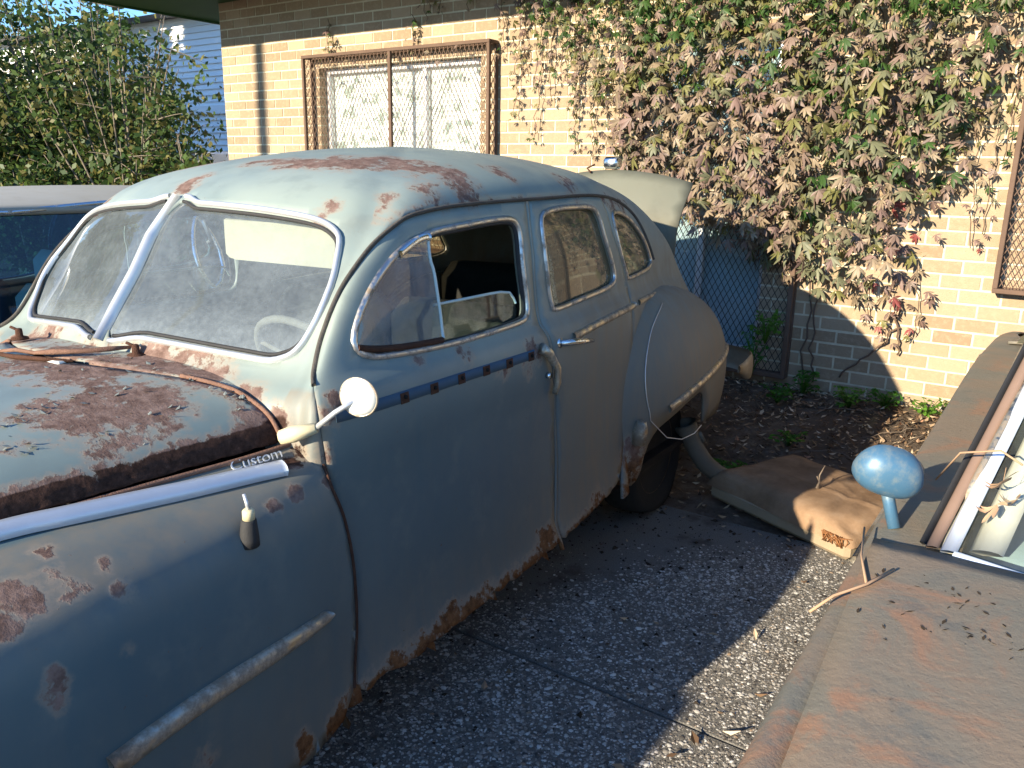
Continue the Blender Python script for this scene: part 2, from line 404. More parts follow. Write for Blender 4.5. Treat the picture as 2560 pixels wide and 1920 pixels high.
# crumbs of soil on the slabs
def crumbs(name, n, xr, yr, size, mat, keep=None, parent=None, lift=True):
    x = rng.uniform(*xr, n); y = rng.uniform(*yr, n)
    if keep is not None: k = keep(x, y); x, y = x[k], y[k]
    n = len(x); s = rng.lognormal(math.log(size), .5, n).clip(size*.4, size*4)
    b = np.array([(1, 0, 0), (-.5, .87, 0), (-.5, -.87, 0), (.2, .1, .75), (-.15, -.2, .6)]); f5 = np.array([(0, 1, 3), (1, 4, 3), (1, 2, 4), (2, 3, 4), (2, 0, 3)])
    r = rng.uniform(0, 2*pi, n); q = b[None]*s[:, None, None]*rng.uniform(.6, 1.4, (n, 5, 1))
    V = np.stack([x[:, None]+q[..., 0]*np.cos(r)[:, None]-q[..., 1]*np.sin(r)[:, None], y[:, None]+q[..., 0]*np.sin(r)[:, None]+q[..., 1]*np.cos(r)[:, None], q[..., 2]-.001+(ground_z(x, y)[:, None] if lift else 0)], -1)
    o = mobj(name, V.reshape(-1, 3), (np.arange(n)[:, None, None]*5+f5[None]).reshape(-1, 3), mat, parent, False); o['kind'] = 'stuff'; return o
M_CLOD = simple('soil_clod', (.04, .03, .022), .95, 0, .4, 40, .6, .1)
o = crumbs('soil_crumbs', 2600, (-.9, .95), (-4.3, -1.86), .005, M_CLOD, lambda x, y: rng.uniform(0, 1, len(x)) < .12+dirt(x, y)); tag(o, 'dark soil crumbs scattered over the pebbled driveway', 'soil')
# leaf litter and chips on the soil bed
T = NT('litter'); rp = T.n('NewGeometry').outputs['Random Per Island']
c = T.ramp(rp, [(0, (.03, .02, .014)), (.35, (.10, .06, .035)), (.6, (.2, .13, .075)), (.8, (.34, .24, .15)), (.95, (.5, .4, .28)), (1, (.3, .12, .06))])
M_LIT = T.done(T.bsdf(c, .85, 0, None, .2))
def litter(name, n, xr, yr, keep=None, sc=1.):
    x = rng.uniform(*xr, n); y = rng.uniform(*yr, n)
    if keep is not None: k = keep(x, y); x, y = x[k], y[k]
    n = len(x); L = rng.uniform(.012, .04, n)*sc; W = L*rng.uniform(.18, .6, n); r = rng.uniform(0, 2*pi, n); ti = rng.normal(0, .45, n); cu = rng.uniform(-.3, .5, n)
    b = np.array([(-1, 0), (0, -1), (0, 1), (1, 0)], float)
    q = np.zeros((n, 4, 3)); q[..., 0] = b[:, 0]*L[:, None]; q[..., 1] = b[:, 1]*W[:, None]
    q[..., 2] = (b[:, 0]*np.sin(ti)[:, None]*L[:, None])+np.abs(b[:, 0])*cu[:, None]*L[:, None]
    V = np.stack([x[:, None]+q[..., 0]*np.cos(r)[:, None]-q[..., 1]*np.sin(r)[:, None], y[:, None]+q[..., 0]*np.sin(r)[:, None]+q[..., 1]*np.cos(r)[:, None], q[..., 2]+rng.uniform(.002, .02, n)[:, None]+ground_z(x, y)[:, None]], -1)
    o = mobj(name, V.reshape(-1, 3), (np.arange(n)[:, None, None]*4+np.array([(0, 1, 3), (0, 3, 2)])[None]).reshape(-1, 3), M_LIT, None, False); o['kind'] = 'stuff'; return o
o = litter('leaf_litter', 12000, (-2.2, 1.6), (-2.0, -.02), lambda x, y: rng.uniform(0, 1, len(x)) < np.clip(.12+.9*(y+1.75)/1.6, .06, 1), .62); tag(o, 'dry leaf litter and chips along the foot of the brick wall', 'leaf litter')
o = litter('fallen_leaves', 45, (-.7, 1.0), (-4.2, -1.9), None, .7); tag(o, 'few dry brown leaves lying on the pebbled driveway', 'leaf litter')

# ================================================================ brick building
BW, BH, ZR0 = .2167, .08265, .2735            # brick length, course height, centre of the lowest course in view
WX0, WX1 = -6.18, 4.6
ZTOP = 3.14
T = NT('mortar'); P = T.pos()
M_MORTAR = T.done(T.bsdf(T.ramp(T.noise(14, 6, .65, P), [(.3, (.42, .38, .27)), (.6, (.55, .50, .375)), (.8, (.62, .57, .44))]), .95, 0, T.bump(T.noise(160, 4, .7, P), .6, .004), .1))
T = NT('brick'); P = T.pos(); sp = T.n('SeparateXYZ'); T.put(sp.inputs[0], P)
row = T.math('FLOOR', T.math('DIVIDE', T.math('SUBTRACT', sp.outputs[2], ZR0-BH/2), BH))
colm = T.math('FLOOR', T.math('ADD', T.math('DIVIDE', sp.outputs[0], BW), T.math('MULTIPLY', T.math('MODULO', T.math('ADD', row, 101), 2), .5)))
cv = T.n('CombineXYZ'); T.put(cv.inputs[0], row); T.put(cv.inputs[1], colm)
wn = T.n('TexWhiteNoise', noise_dimensions='3D'); T.put(wn.inputs['Vector'], cv.outputs[0])
c = T.ramp(wn.outputs['Value'], [(0, (.245, .178, .115)), (.25, (.275, .203, .132)), (.5, (.305, .226, .148)), (.75, (.345, .265, .182)), (1, (.29, .207, .135))])
fl = T.noise(3.2, 3, .6, P)
c = T.mix(T.math('MULTIPLY', T.smooth(T.noise(30, 6, .7, P), .45, .7), .45), c, (.40, .31, .215))
c = T.mix(T.smooth(T.noise(120, 3, .7, P), .62, .75, 0, .6), c, (.09, .055, .038))
M_BRICK = T.done(T.bsdf(c, .9, 0, T.bump(T.noise(95, 6, .75, P), .7, .006), .15))
openings = [(-4.80, -2.97, 1.05, 2.46), (-1.55, -.62, .40, 2.46), (.95, 2.75, 1.05, 2.46)]   # x0, x1, z0, z1 of the windows
house = empty('brick_building', (-1, 0, 0)); tag(house, 'long tan brick building with barred windows and deep dark green eave', 'building')
HX = 1.0                                       # children are laid out from the empty at x = -1
def hb(mb, name, mat, parent=house, smooth=False):
    o = mb.build(name, mat, parent, smooth); return o
wall = MB()
xsw = sorted([WX0, WX1]+[v for a in openings for v in a[:2]])
for i in range(len(xsw)-1):
    a, b = xsw[i], xsw[i+1]; op = [q for q in openings if q[0] <= a+1e-6 and q[1] >= b-1e-6]
    if op:
        wall.box((a+HX, -.0015, 0), (b+HX, .25, op[0][2])); wall.box((a+HX, -.0015, op[0][3]), (b+HX, .25, ZTOP))
    else: wall.box((a+HX, -.0015, 0), (b+HX, .25, ZTOP))
wall.box((WX0+HX+.01, .25, 0), (WX0+HX+.25, 9, ZTOP))
wall_o = hb(wall, 'wall', M_MORTAR)
# bricks: running bond, odd courses start on whole bricks
items = []
for r in range(-3, 35):
    z0 = ZR0+(r-.5)*BH; z1 = z0+BH
    if z1 > ZTOP: break
    off = 0 if r % 2 else .5
    for c in range(-32, 22):
        a = (c+off)*BW; b = a+BW
        a = max(a, WX0-.005+.005); b = min(b, WX1)
        if b-a < .03: continue
        segs = [(a, b)]
        for (x0, x1, q0, q1) in openings:
            if z1 > q0+.01 and z0 < q1-.01:
                ns = []
                for s0, s1 in segs:
                    if s1 <= x0 or s0 >= x1: ns.append((s0, s1))
                    else:
                        if s0 < x0: ns.append((s0, x0+.010))
                        if s1 > x1: ns.append((x1-.010, s1))
                segs = ns
        for s0, s1 in segs:
            if s1-s0 > .025: items.append((s0, s1, z0, z1))
def shows(it):
    """rough room the brick takes up in view; 0 when behind the cars, the vine or the eave"""
    x = (it[0]+it[1])/2; z = (it[2]+it[3])/2
    if z < .27 or (x < -2.9 and z < 1.72) or (x < -1.6 and z < 1.58) or (x > .9 and z < 1.0): return 0
    if -1.85 < x < .55 and z > 1.55: return 0
    if -1.7 < x < -.35: return 0
    if -.35 < x < .2 and z > .9: return 0
    if z > 2.9 and x > -4.4: return 0
    if x > .95: return 0
    d = math.hypot(x-CAM_POS[0], CAM_POS[1]); return (it[1]-it[0])*(-CAM_POS[1]/d)/d**2
items.sort(key=shows, reverse=True)
def brick_box(mb, it, lx):
    s0, s1, z0, z1 = it; j = .0066
    p = rng.uniform(-.0022, .0022); e = rng.uniform(-.0012, .0012, 4)
    mb.box((s0+j+e[0]+lx, -.006+p, z0+j+e[1]), (s1-j+e[2]+lx, .06, z1-j+e[3]))
for it in items[:300]:
    mb = MB(); brick_box(mb, it, HX); mb.build('brick', M_BRICK, wall_o, False)
mb = MB()
for it in items[300:]: brick_box(mb, it, HX)
o = mb.build('brick_mass', M_BRICK, wall_o, False); o['kind'] = 'stuff'
# side wall bricks of the corner, seen edge-on only: quoin end faces follow from the front bricks
# eave
M_GREEN = simple('eave_green', (.02, .075, .026), .6, 0, .25, 3, .1)
M_ROOFC = simple('roof_covering', (.07, .065, .06), .9, 0, .3, 6, .4)
EY = -1.15
eave = MB().box((-7.1+HX, EY, 3.12), (WX1+.6+HX, 9.4, 3.15)); hb(eave, 'soffit', M_GREEN)
fa = MB().box((-7.12+HX, EY-.03, 3.10), (WX1+.6+HX, EY-.001, 3.30)); fa.box((-7.13+HX, EY, 3.10), (-7.101+HX, 9.4, 3.30)); hb(fa, 'fascia', M_GREEN)
rf = MB().add([(-7.2+HX, EY-.1, 3.30), (WX1+.7+HX, EY-.1, 3.30), (WX1+.7+HX, 9.4, 5.1), (-7.2+HX, 9.4, 5.1), (-7.2+HX, EY-.1, 3.34), (WX1+.7+HX, EY-.1, 3.34), (WX1+.7+HX, 9.4, 5.14), (-7.2+HX, 9.4, 5.14)],
     [(0, 3, 2, 1), (4, 5, 6, 7), (0, 1, 5, 4), (1, 2, 6, 5), (2, 3, 7, 6), (3, 0, 4, 7)]); hb(rf, 'roof', M_ROOFC)
# windows in the wall
M_ALU = simple('window_aluminium', (.55, .56, .57), .4, .6, .1)
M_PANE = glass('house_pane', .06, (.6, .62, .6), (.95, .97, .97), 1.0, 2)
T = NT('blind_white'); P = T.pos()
st = T.smooth(T.math('ADD', T.math('MULTIPLY', T.noise(8, 6, .7, P), .7), T.math('MULTIPLY', T.noise(25, 5, .7, P), .3)), .50, .57)  # grey-green blotches imitate trees reflected in the panes, painted on the blind
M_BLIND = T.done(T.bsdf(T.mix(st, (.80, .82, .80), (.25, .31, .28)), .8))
M_TEAL = simple('teal_panel', (.30, .42, .46), .6, 0, .2, 4)
def window(x0, x1, z0, z1, split, curtain):
    f = MB()
    for (a, b, c, d) in ((x0, x1, z0, z0+.05), (x0, x1, z1-.05, z1), (x0, x0+.05, z0+.05, z1-.05), (x1-.05, x1, z0+.05, z1-.05), (split-.025, split+.025, z0+.05, z1-.05)):
        f.bbox((a+HX, .075, c), (b+HX, .125, d), .006)
    wn_ = hb(f, 'window', M_ALU)
    for (a, b) in ((x0+.05, split-.025), (split+.025, x1-.05)):
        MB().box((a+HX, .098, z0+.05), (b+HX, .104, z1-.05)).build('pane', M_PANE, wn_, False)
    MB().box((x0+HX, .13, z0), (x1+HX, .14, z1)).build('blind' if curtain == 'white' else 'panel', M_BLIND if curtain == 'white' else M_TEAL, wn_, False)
    MB().bbox((x0+HX-.02, -.02, z0-.035), (x1+HX+.02, .12, z0-.002), .006).build('sill', M_MORTAR, wn_, False)
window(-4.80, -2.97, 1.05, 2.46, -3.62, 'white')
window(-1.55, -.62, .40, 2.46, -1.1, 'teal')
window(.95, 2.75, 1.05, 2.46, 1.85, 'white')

# ================================================================ window guards of angle iron and expanded metal
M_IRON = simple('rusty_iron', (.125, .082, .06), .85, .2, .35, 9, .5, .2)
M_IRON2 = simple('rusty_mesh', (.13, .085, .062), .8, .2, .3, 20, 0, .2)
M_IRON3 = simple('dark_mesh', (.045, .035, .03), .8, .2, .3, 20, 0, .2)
def mesh_panel(mb, o, ux, uz, W, Hh, pw, ph, r):
    """diamond strands clipped to a W x Hh panel at o spanned by ux, uz"""
    o = np.array(o, float); ux = np.array(ux, float); uz = np.array(uz, float); nrm = np.cross(ux, uz)
    k = ph/pw
    for sg in (1, -1):
        t0 = -Hh/k if sg > 0 else 0
        t1 = W if sg > 0 else W+Hh/k
        for a in np.arange(math.floor(t0/pw)*pw, t1+pw, pw):
            # line x = a + sg*z/k
            zl, zh = 0., Hh
            if sg > 0: zl = max(zl, -a*k); zh = min(zh, (W-a)*k)
            else: zl = max(zl, (a-W)*k); zh = min(zh, a*k)
            if zh-zl < .004: continue
            p0 = o+ux*(a+sg*zl/k)+uz*zl; p1 = o+ux*(a+sg*zh/k)+uz*zh
            d = p1-p0; d /= np.linalg.norm(d); s = np.cross(d, nrm)*r; n = nrm*r*.45*(1 if sg > 0 else -1); b = nrm*r*.45*sg
            V = [p0+s+b-nrm*r*.4, p0-s+b-nrm*r*.4, p0-s+b+nrm*r*.4, p0+s+b+nrm*r*.4]; V += [v+(p1-p0) for v in V]
            mb.add(V, [(0, 1, 5, 4), (1, 2, 6, 5), (2, 3, 7, 6), (3, 0, 4, 7)])
def guard(name, x0, x1, z0, z1, dep, bars, label, mm, pw=.032, ph=.062, fr=.026):
    g = empty(name, ((x0+x1)/2, -.001, z0)); tag(g, label, 'window guard', 'rusty steel guards bolted over the windows')
    cx, cz = (x0+x1)/2, z0; f = MB(); y = -dep
    def bx(a, b, c, d, e, h): f.bbox((a-cx, c+.001, e-cz), (b-cx, d+.001, h-cz), .003)
    bx(x0, x1, y, y+.03, z1-fr, z1); bx(x0, x1, y, y+.03, z0, z0+fr)
    bx(x0, x0+fr, y, y+.03, z0+fr, z1-fr); bx(x1-fr, x1, y, y+.03, z0+fr, z1-fr)
    for xx in (x0, x1-fr):
        for zz in (z0, z1-fr): bx(xx, xx+fr, y+.03, -.008, zz, zz+fr)
        bx(xx, xx+fr, -.03, -.008, z0+fr, z1-fr)
    for zz in (z0, z1-fr): bx(x0+fr, x1-fr, -.03, -.008, zz, zz+fr)
    f.build('frame', M_IRON, g, False)
    for b in bars:
        MB().bbox((b-.016-cx, y+.001, fr), (b+.016-cx, y+.028, z1-fr-cz), .003).build('upright', M_IRON, g, False)
    mb = MB(); mesh_panel(mb, (x0+fr-cx, y+.032, fr), (1, 0, 0), (0, 0, 1), x1-x0-2*fr, z1-z0-2*fr, pw, ph, .0021)
    o = mb.build('front_mesh', mm, g, False); o['kind'] = 'stuff'
    mb = MB()
    for xx in (x0+.012, x1-.012): mesh_panel(mb, (xx-cx, y+.03, fr), (0, 1, 0), (0, 0, 1), dep-.06, z1-z0-2*fr, pw, ph, .0021)
    for zz in (z0+.012, z1-.012): mesh_panel(mb, (x0+fr-cx, y+.03, zz-cz), (1, 0, 0), (0, 1, 0), x1-x0-2*fr, dep-.06, pw, ph*.7, .0015)
    o = mb.build('side_mesh', mm, g, False); o['kind'] = 'stuff'
    return g
guard('window_guard', -4.89, -2.80, .92, 2.555, .13, [-3.83], 'rusty expanded-metal guard over the pale window left of the vine', M_IRON2, .042, .078)
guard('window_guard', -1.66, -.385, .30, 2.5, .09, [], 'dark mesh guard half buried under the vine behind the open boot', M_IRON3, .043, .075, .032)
guard('window_guard', .715, 2.9, .985, 2.5, .13, [1.8], 'brown steel guard at the right edge above the rusty car', M_IRON2)

# ================================================================ creeper on the wall
M_LEAF = {
 'mauve': leaf_mat('leaf_mauve', (.17, .12, .097), .4, .15), 'tan': leaf_mat('leaf_tan', (.21, .16, .105), .4, .15),
 'olive': leaf_mat('leaf_olive', (.16, .155, .055), .35, .35), 'green': leaf_mat('leaf_green', (.04, .085, .02), .4, .35),
 'greyg': leaf_mat('leaf_grey_green', (.14, .145, .085), .35, .25), 'red': leaf_mat('leaf_red', (.22, .06, .055), .35, .3), 'pink': leaf_mat('leaf_pink', (.17, .112, .095), .4, .2)}
def leaflet(L, W, ang, n0=0, bend=.25):
    """one pointed leaflet folded on its rib, pointing down (-z) turned by ang"""
    pts = [(0, 0), (.5, .25), (.48, .55), (.22, .85), (0, 1.0)]
    V = [(0, 0, 0)]; c, s = cos(ang), sin(ang)
    out = []
    def tr(x, l):
        y = -.16*abs(x)*W*2-bend*l*l*L*.5          # edges and tip bend back
        px, pz = x*W, -l*L
        return (px*c-pz*s, -y*1.0, px*s+pz*c)
    row = [tr(0, 0), tr(0, .28), tr(0, .55), tr(0, .82), tr(0, 1)]
    Lf = [tr(-.26, .25), tr(-.5, .55), tr(-.32, .8)]; Rt = [tr(.26, .25), tr(.5, .55), tr(.32, .8)]
    V = row+Lf+Rt
    F = [(0, 5, 1), (1, 5, 6, 2), (2, 6, 7, 3), (3, 7, 4), (0, 1, 8), (1, 2, 9, 8), (2, 3, 10, 9), (3, 4, 10)]
    return V, [tuple(i+n0 for i in f) for f in F]
def palm_leaf(k):
    r = random.Random(k); V = []; F = []
    for a, l in ((-1.15, .62), (-.56, .9), (0, 1.0), (.56, .9), (1.15, .62)):
        v, f = leaflet(l*r.uniform(.85, 1.15), .27*l*r.uniform(.85, 1.2), a+r.uniform(-.16, .16), len(V), r.uniform(.2, 1.1)); V += v; F += f
    V = [tuple(q) for q in V]
    n = len(V); V += [(-.012, 0, 0), (.012, 0, 0), (.01, .35, .38), (-.01, .35, .38)]; F.append((n, n+1, n+2, n+3))   # stalk back to the vine
    return np.array(V), F
PALM = [palm_leaf(k) for k in range(6)]
LMESH = {(k, c): make_mesh('leaf', PALM[k][0], PALM[k][1], M_LEAF[c], True) for k in range(6) for c in M_LEAF}
dense = np.array([(-2.78, 3.08), (-2.72, 2.85), (-2.5, 2.62), (-2.3, 2.5), (-2.1, 2.3), (-1.95, 2.2), (-1.85, 2.0), (-1.78, 1.60), (-1.4, 1.40), (-1.1, 1.24), (-.77, 1.14), (-.5, 1.0), (-.30, .92), (-.05, .84), (.18, .86), (.33, 1.0), (.37, 1.2), (.42, 1.42), (.50, 1.65), (.60, 1.9), (.72, 2.2), (.80, 3.08)])
leaves = []      # x, y, z, size, colour
def colour(x, z):
    u = random.random()
    if z > 2.45: return random.choice(['green', 'green', 'green', 'olive', 'mauve', 'greyg']) if x < .1 else random.choice(['green', 'green', 'greyg', 'olive'])
    if x > .08 and z < 1.5: return random.choice(['red', 'pink', 'pink', 'mauve', 'olive', 'pink', 'tan', 'mauve'])
    if x > -.35 and z > 1.35: return random.choice(['greyg', 'greyg', 'green', 'olive', 'tan', 'mauve', 'mauve'])
    if x > -.35: return random.choice(['greyg', 'tan', 'mauve', 'olive', 'greyg', 'pink'])
    if z > 2.1: return random.choice(['olive', 'olive', 'green', 'tan', 'mauve', 'greyg', 'mauve'])
    return random.choice(['mauve', 'mauve', 'tan', 'pink', 'tan', 'olive', 'mauve', 'greyg', 'tan'])
cand = rng.uniform((-2.8, .8), (.85, 3.08), (23000, 2)); k = inside(cand, dense); cand = cand[k]; ed = edge_dist(cand, dense)
n_d = 0
for (x, z), e in zip(cand, ed):
    p = .36 if e > .12 else .2
    if x > -.3 and z < 1.45: p *= .42
    if x > .1 and z < 1.1: p *= .8
    if x > .25: p *= .75
    if x < -1.95: p *= .6
    if random.random() > p: continue
    s = random.uniform(.042, .085)*(1.0 if x > -1.7 else .75)*(.85 if z > 2.4 else 1)*(1.4 if random.random() < .25 and -1.5 < x < .35 and z < 2.3 else 1.1)
    leaves.append((x, -.025-random.random()*(.30 if e > .15 else .10), z, s, colour(x, z)))
strands = []
for (x, zt, zb) in ((-2.72, 3.1, 2.45), (-2.58, 3.1, 1.98), (-2.52, 3.1, 2.3), (-2.44, 3.1, 2.2), (-2.33, 3.1, 1.84), (-2.28, 3.1, 2.1), (-2.2, 3.1, 2.25), (-2.12, 3.1, 1.95), (-2.05, 3.1, 1.76), (-2.0, 3.1, 2.05), (-1.93, 2.6, 1.72), (-4.62, 2.85, 2.52), (-4.55, 2.7, 2.5), (-3.62, 2.8, 2.53), (-3.5, 2.95, 2.72), (-3.3, 3.0, 2.8), (-3.05, 3.0, 2.78),
                    (-.66, 1.3, 1.0), (-.92, 1.45, 1.2), (.52, 1.9, 1.22), (.60, 2.0, 1.3), (.20, 1.0, .62), (.31, 1.1, .68), (.05, .95, .74), (.66, 2.3, 1.7)):
    P = []; xx = x; n = int((zt-zb)/.05)+2
    for i in range(n):
        t = i/(n-1); P.append((xx, -.03-.05*random.random(), zt+(zb-zt)*t)); xx += random.uniform(-.016, .016)
        if i and random.random() < .93:
            sm = .055 if x < -1.8 or x > .45 else .075
            for q in range(2 if x < -1.8 else 1):
                s = random.uniform(.7, 1.25)*sm*(1-.35*t); leaves.append((xx+random.uniform(-.05, .05), -.035-.07*random.random(), P[-1][2], s, colour(xx, P[-1][2]) if x > -1.8 else random.choice(['mauve', 'olive', 'tan', 'pink', 'green'])))
    strands.append(P)
for x in np.arange(-4.7, -3.0, .05):                    # shoots creeping along the guard's head
    if random.random() < .5: leaves.append((x, -.15-random.random()*.03, 2.50+random.uniform(-.09, .03), random.uniform(.03, .055), random.choice(['tan', 'mauve', 'tan'])))
vine = empty('creeper_vine', (-.6, -.02, 0)); tag(vine, 'large autumn creeper with five-fingered leaves hanging over the brick wall', 'vine')
leaves.sort(key=lambda l: -(l[3]/(math.hypot(l[0]-CAM_POS[0], CAM_POS[1]))*(1+(-l[1])*4)*(.2 if l[2] > 2.75 else 1)))
def leaf_matrix(l, a, b, c): return Matrix.Translation((l[0]+.6, l[1]+.02, l[2])) @ Matrix.Rotation(c, 4, 'Z') @ Matrix.Rotation(a, 4, 'X') @ Matrix.Rotation(b, 4, 'Y') @ Matrix.Diagonal((l[3], l[3], l[3], 1))
mass = {}
for i, l in enumerate(leaves):
    a = -random.uniform(-.1, 1.25); b = random.gauss(0, .6); c = random.gauss(-.15, .75); k = random.randrange(6)
    Mx = leaf_matrix(l, a, b, c)
    if i < 300:
        o = bpy.data.objects.new('leaf', LMESH[(k, l[4])]); COL.objects.link(o); o.parent = vine; o.matrix_local = Mx
    else:
        A = np.array(Mx); V = PALM[k][0]@A[:3, :3].T+A[:3, 3]; mass.setdefault(l[4], MB()).add(V, PALM[k][1])
for cname, mb in mass.items():
    o = mb.build('leaf_mass', M_LEAF[cname], vine); o['kind'] = 'stuff'
M_STEM = simple('vine_stem', (.10, .065, .045), .9, 0, .3, 20, .3)
mb = MB()
for P in strands: mb.tube([(p[0]+.6, p[1]+.02, p[2]) for p in P], .0028, 5)
for i in range(26):                                         # older stems behind the leaves
    x = random.uniform(-1.8, .5); z = 3.05; P = []
    zb = random.uniform(.95, 1.9) if x > -.4 else random.uniform(1.5, 2.2)
    while z > zb: P.append((x+.6, -.01-random.random()*.03, z)); z -= .09; x += random.gauss(0, .03)
    mb.tube(P, .0045, 5)
for (x0, z0, x1, z1) in ((-.30, 1.3, -.28, .32), (-.26, .9, -.22, .3), (.26, .72, -.05, .36), (.24, .85, .26, .55)):
    P = [(x0+(x1-x0)*t+.6+random.gauss(0, .012), -.02, z0+(z1-z0)*t) for t in np.linspace(0, 1, 12)]; mb.tube(P, .006, 5)
o = mb.build('stem', M_STEM, vine); o['kind'] = 'stuff'

# ================================================================ small plants on the soil
M_WEED = leaf_mat('weed_green', (.06, .19, .02), .4, .45); M_WEED2 = leaf_mat('weed_light', (.11, .25, .03), .35, .45)
def weed(x, y, h, n, mat, label, spread=.09, up=0.):
    w_ = empty('weed_plant', (x, y, float(ground_z(x, y))+up)); tag(w_, label, 'weed', 'small green weeds by the wall')
    mb = MB(); st = MB()
    for i in range(n):
        a = random.uniform(0, 2*pi); r = spread*math.sqrt(random.random()); zz = h*random.uniform(.25, 1); px, py = r*cos(a), r*sin(a)
        st.tube([(0, 0, -.02), (px*.4, py*.4, zz*.6), (px, py, zz)], .0018, 4)
        for q in range(3):
            v, f = leaflet(random.uniform(.025, .045), random.uniform(.015, .026), random.uniform(-1.2, 1.2), 0, .4)
            R_ = Matrix.Translation((px, py, zz)) @ Matrix.Rotation(random.uniform(0, 2*pi), 4, 'Z') @ Matrix.Rotation(random.uniform(.5, 1.4), 4, 'X'); A = np.array(R_)
            mb.add(np.array(v)@A[:3, :3].T+A[:3, 3], f)
    st.build('stem', mat, w_); mb.build('foliage', mat, w_)
weed(-.50, -.20, .22, 34, M_WEED2, 'tallest green weed in front of the dark mesh guard', .10, .33)
weed(-.56, -.22, .30, 22, M_WEED, 'green weed climbing low beside the mesh guard', .08, .12)
weed(-.24, -.16, .17, 30, M_WEED, 'green weed at the foot of the rusty guard post', .09)
weed(-.34, -.34, .12, 26, M_WEED, 'spreading weed left of the guard post foot', .12)
weed(.06, -.22, .12, 34, M_WEED2, 'broad leafy weed in the middle under the brick wall', .11)
weed(.25, -.14, .12, 30, M_WEED, 'weed against the wall right of the broad one', .10)
weed(.50, -.16, .11, 26, M_WEED2, 'bright weed at the edge of the sunlit litter', .09)
weed(-.10, -.86, .07, 22, M_WEED, 'flat weed alone on the bare soil', .10)
weed(-.26, -1.28, .06, 24, M_WEED, 'low weed between the elbow pipe and the seat cushion', .10)
M_TWIG = simple('twig_bark', (.13, .10, .075), .9, 0, .3, 20, .3)
for i in range(14):
    x = random.uniform(-.5, .55); y = random.uniform(-1.1, -.12); a = random.uniform(0, 2*pi); L = random.uniform(.12, .34); P = []
    for t in np.linspace(-.5, .5, 7): P.append((L*t*cos(a)+random.gauss(0, .006), L*t*sin(a)+random.gauss(0, .006), float(ground_z(x+L*t*cos(a), y+L*t*sin(a))-ground_z(x, y))+.012+random.random()*.02))
    o = MB().tube(P, [.0035-.0004*abs(j-1) for j in range(7)], 5).build('twig', M_TWIG, None, loc=(x, y, float(ground_z(x, y))))
    tag(o, 'dry twig lying on the soil below the wall', 'twig', 'dry twigs on the soil')

# ================================================================ shrubs, house and trees to the left
M_SH = [leaf_mat('shrub_dark', (.035, .07, .018), .4, .35), leaf_mat('shrub_mid', (.07, .115, .028), .4, .45), leaf_mat('shrub_yellow', (.17, .16, .05), .35, .5)]
M_BARK = simple('bark', (.16, .135, .105), .95, 0, .3, 14, .6)
def foliage_mesh(n, pts, size, up=.3):
    """leaf blades (two folded triangles each) at given points"""
    n = len(pts); d = rng.normal(0, 1, (n, 3)); d[:, 2] -= .5; d /= np.linalg.norm(d, axis=1, keepdims=True)
    s = np.cross(d, rng.normal(0, 1, (n, 3))); s /= np.linalg.norm(s, axis=1, keepdims=True)
    L = size*rng.uniform(.6, 1.4, (n, 1)); V = np.stack([pts, pts+d*L*.5+s*L*.28, pts+d*L, pts+d*L*.5-s*L*.28], 1)
    return V.reshape(-1, 3), (np.arange(n)[:, None, None]*4+np.array([(0, 1, 2), (0, 2, 3)])[None]).reshape(-1, 3)
def shrub(name, base, height, rad, ns, nl, size, label, mats, group, seed, trunk_r=.03, cat='shrub', top=1.0):
    global rng
    keep = rng; rng = np.random.default_rng(seed); rr = random.Random(seed)
    g = empty(name, base); tag(g, label, cat, group)
    st = MB(); P3 = []
    for i in range(ns):
        a = rr.uniform(0, 2*pi); r = rad*math.sqrt(rr.random()); h = height*(1-.45*(r/rad)**2)*rr.uniform(.7, 1.05); b = rr.uniform(0, .12*rad)
        p = np.array([b*cos(a), b*sin(a), 0.]); e = np.array([r*cos(a), r*sin(a), h]); mid = (p+e)/2+np.array([rr.gauss(0, .12), rr.gauss(0, .12), h*.12])*rad*.5
        t = np.linspace(0, 1, 9)[:, None]; C_ = (1-t)**2*p+2*t*(1-t)*mid+t*t*e; st.tube(C_, [trunk_r*(1-.85*q) for q in t[:, 0]], 5)
        for j in range(5):                                  # side shoots
            k0 = rr.randint(2, 7); q0 = C_[k0]; dirv = np.array([rr.gauss(0, 1), rr.gauss(0, 1), rr.uniform(-.2, .9)]); dirv /= np.linalg.norm(dirv); ll = rad*rr.uniform(.2, .5)
            tt = np.linspace(0, 1, 5)[:, None]; Q = q0+dirv*ll*tt+np.array([0, 0, -.12*ll])*tt**2; st.tube(Q, [trunk_r*.35*(1-.8*q) for q in tt[:, 0]], 4)
            P3.append(Q)
        P3.append(C_[3:])
    st.build('trunk', M_BARK, g)
    nodes = np.concatenate(P3); per = len(mats)
    for mi, (mat, fr) in enumerate(mats):
        n = int(nl*fr); idx = rng.integers(0, len(nodes), n); pts = nodes[idx]+rng.normal(0, 1, (n, 3))*rad*.10
        pts = pts[pts[:, 2] > .05]
        V, F = foliage_mesh(len(pts), pts, size); o = mobj('crown', V, F, mat, g)
    rng = keep
A3 = [(M_SH[0], .45), (M_SH[1], .4), (M_SH[2], .15)]; B3 = [(M_SH[0], .3), (M_SH[1], .4), (M_SH[2], .3)]
shrub('leafy_shrub', (-8.0, .9, 0), 2.15, .8, 14, 3400, .085, 'smallest shrub right beside the brick corner', B3, 'shrubs behind the parked cars', 3)
shrub('leafy_shrub', (-9.7, 1.0, 0), 3.9, 1.3, 26, 5600, .095, 'upright shrub with loose bare-tipped stems against the white house', B3, 'shrubs behind the parked cars', 4)
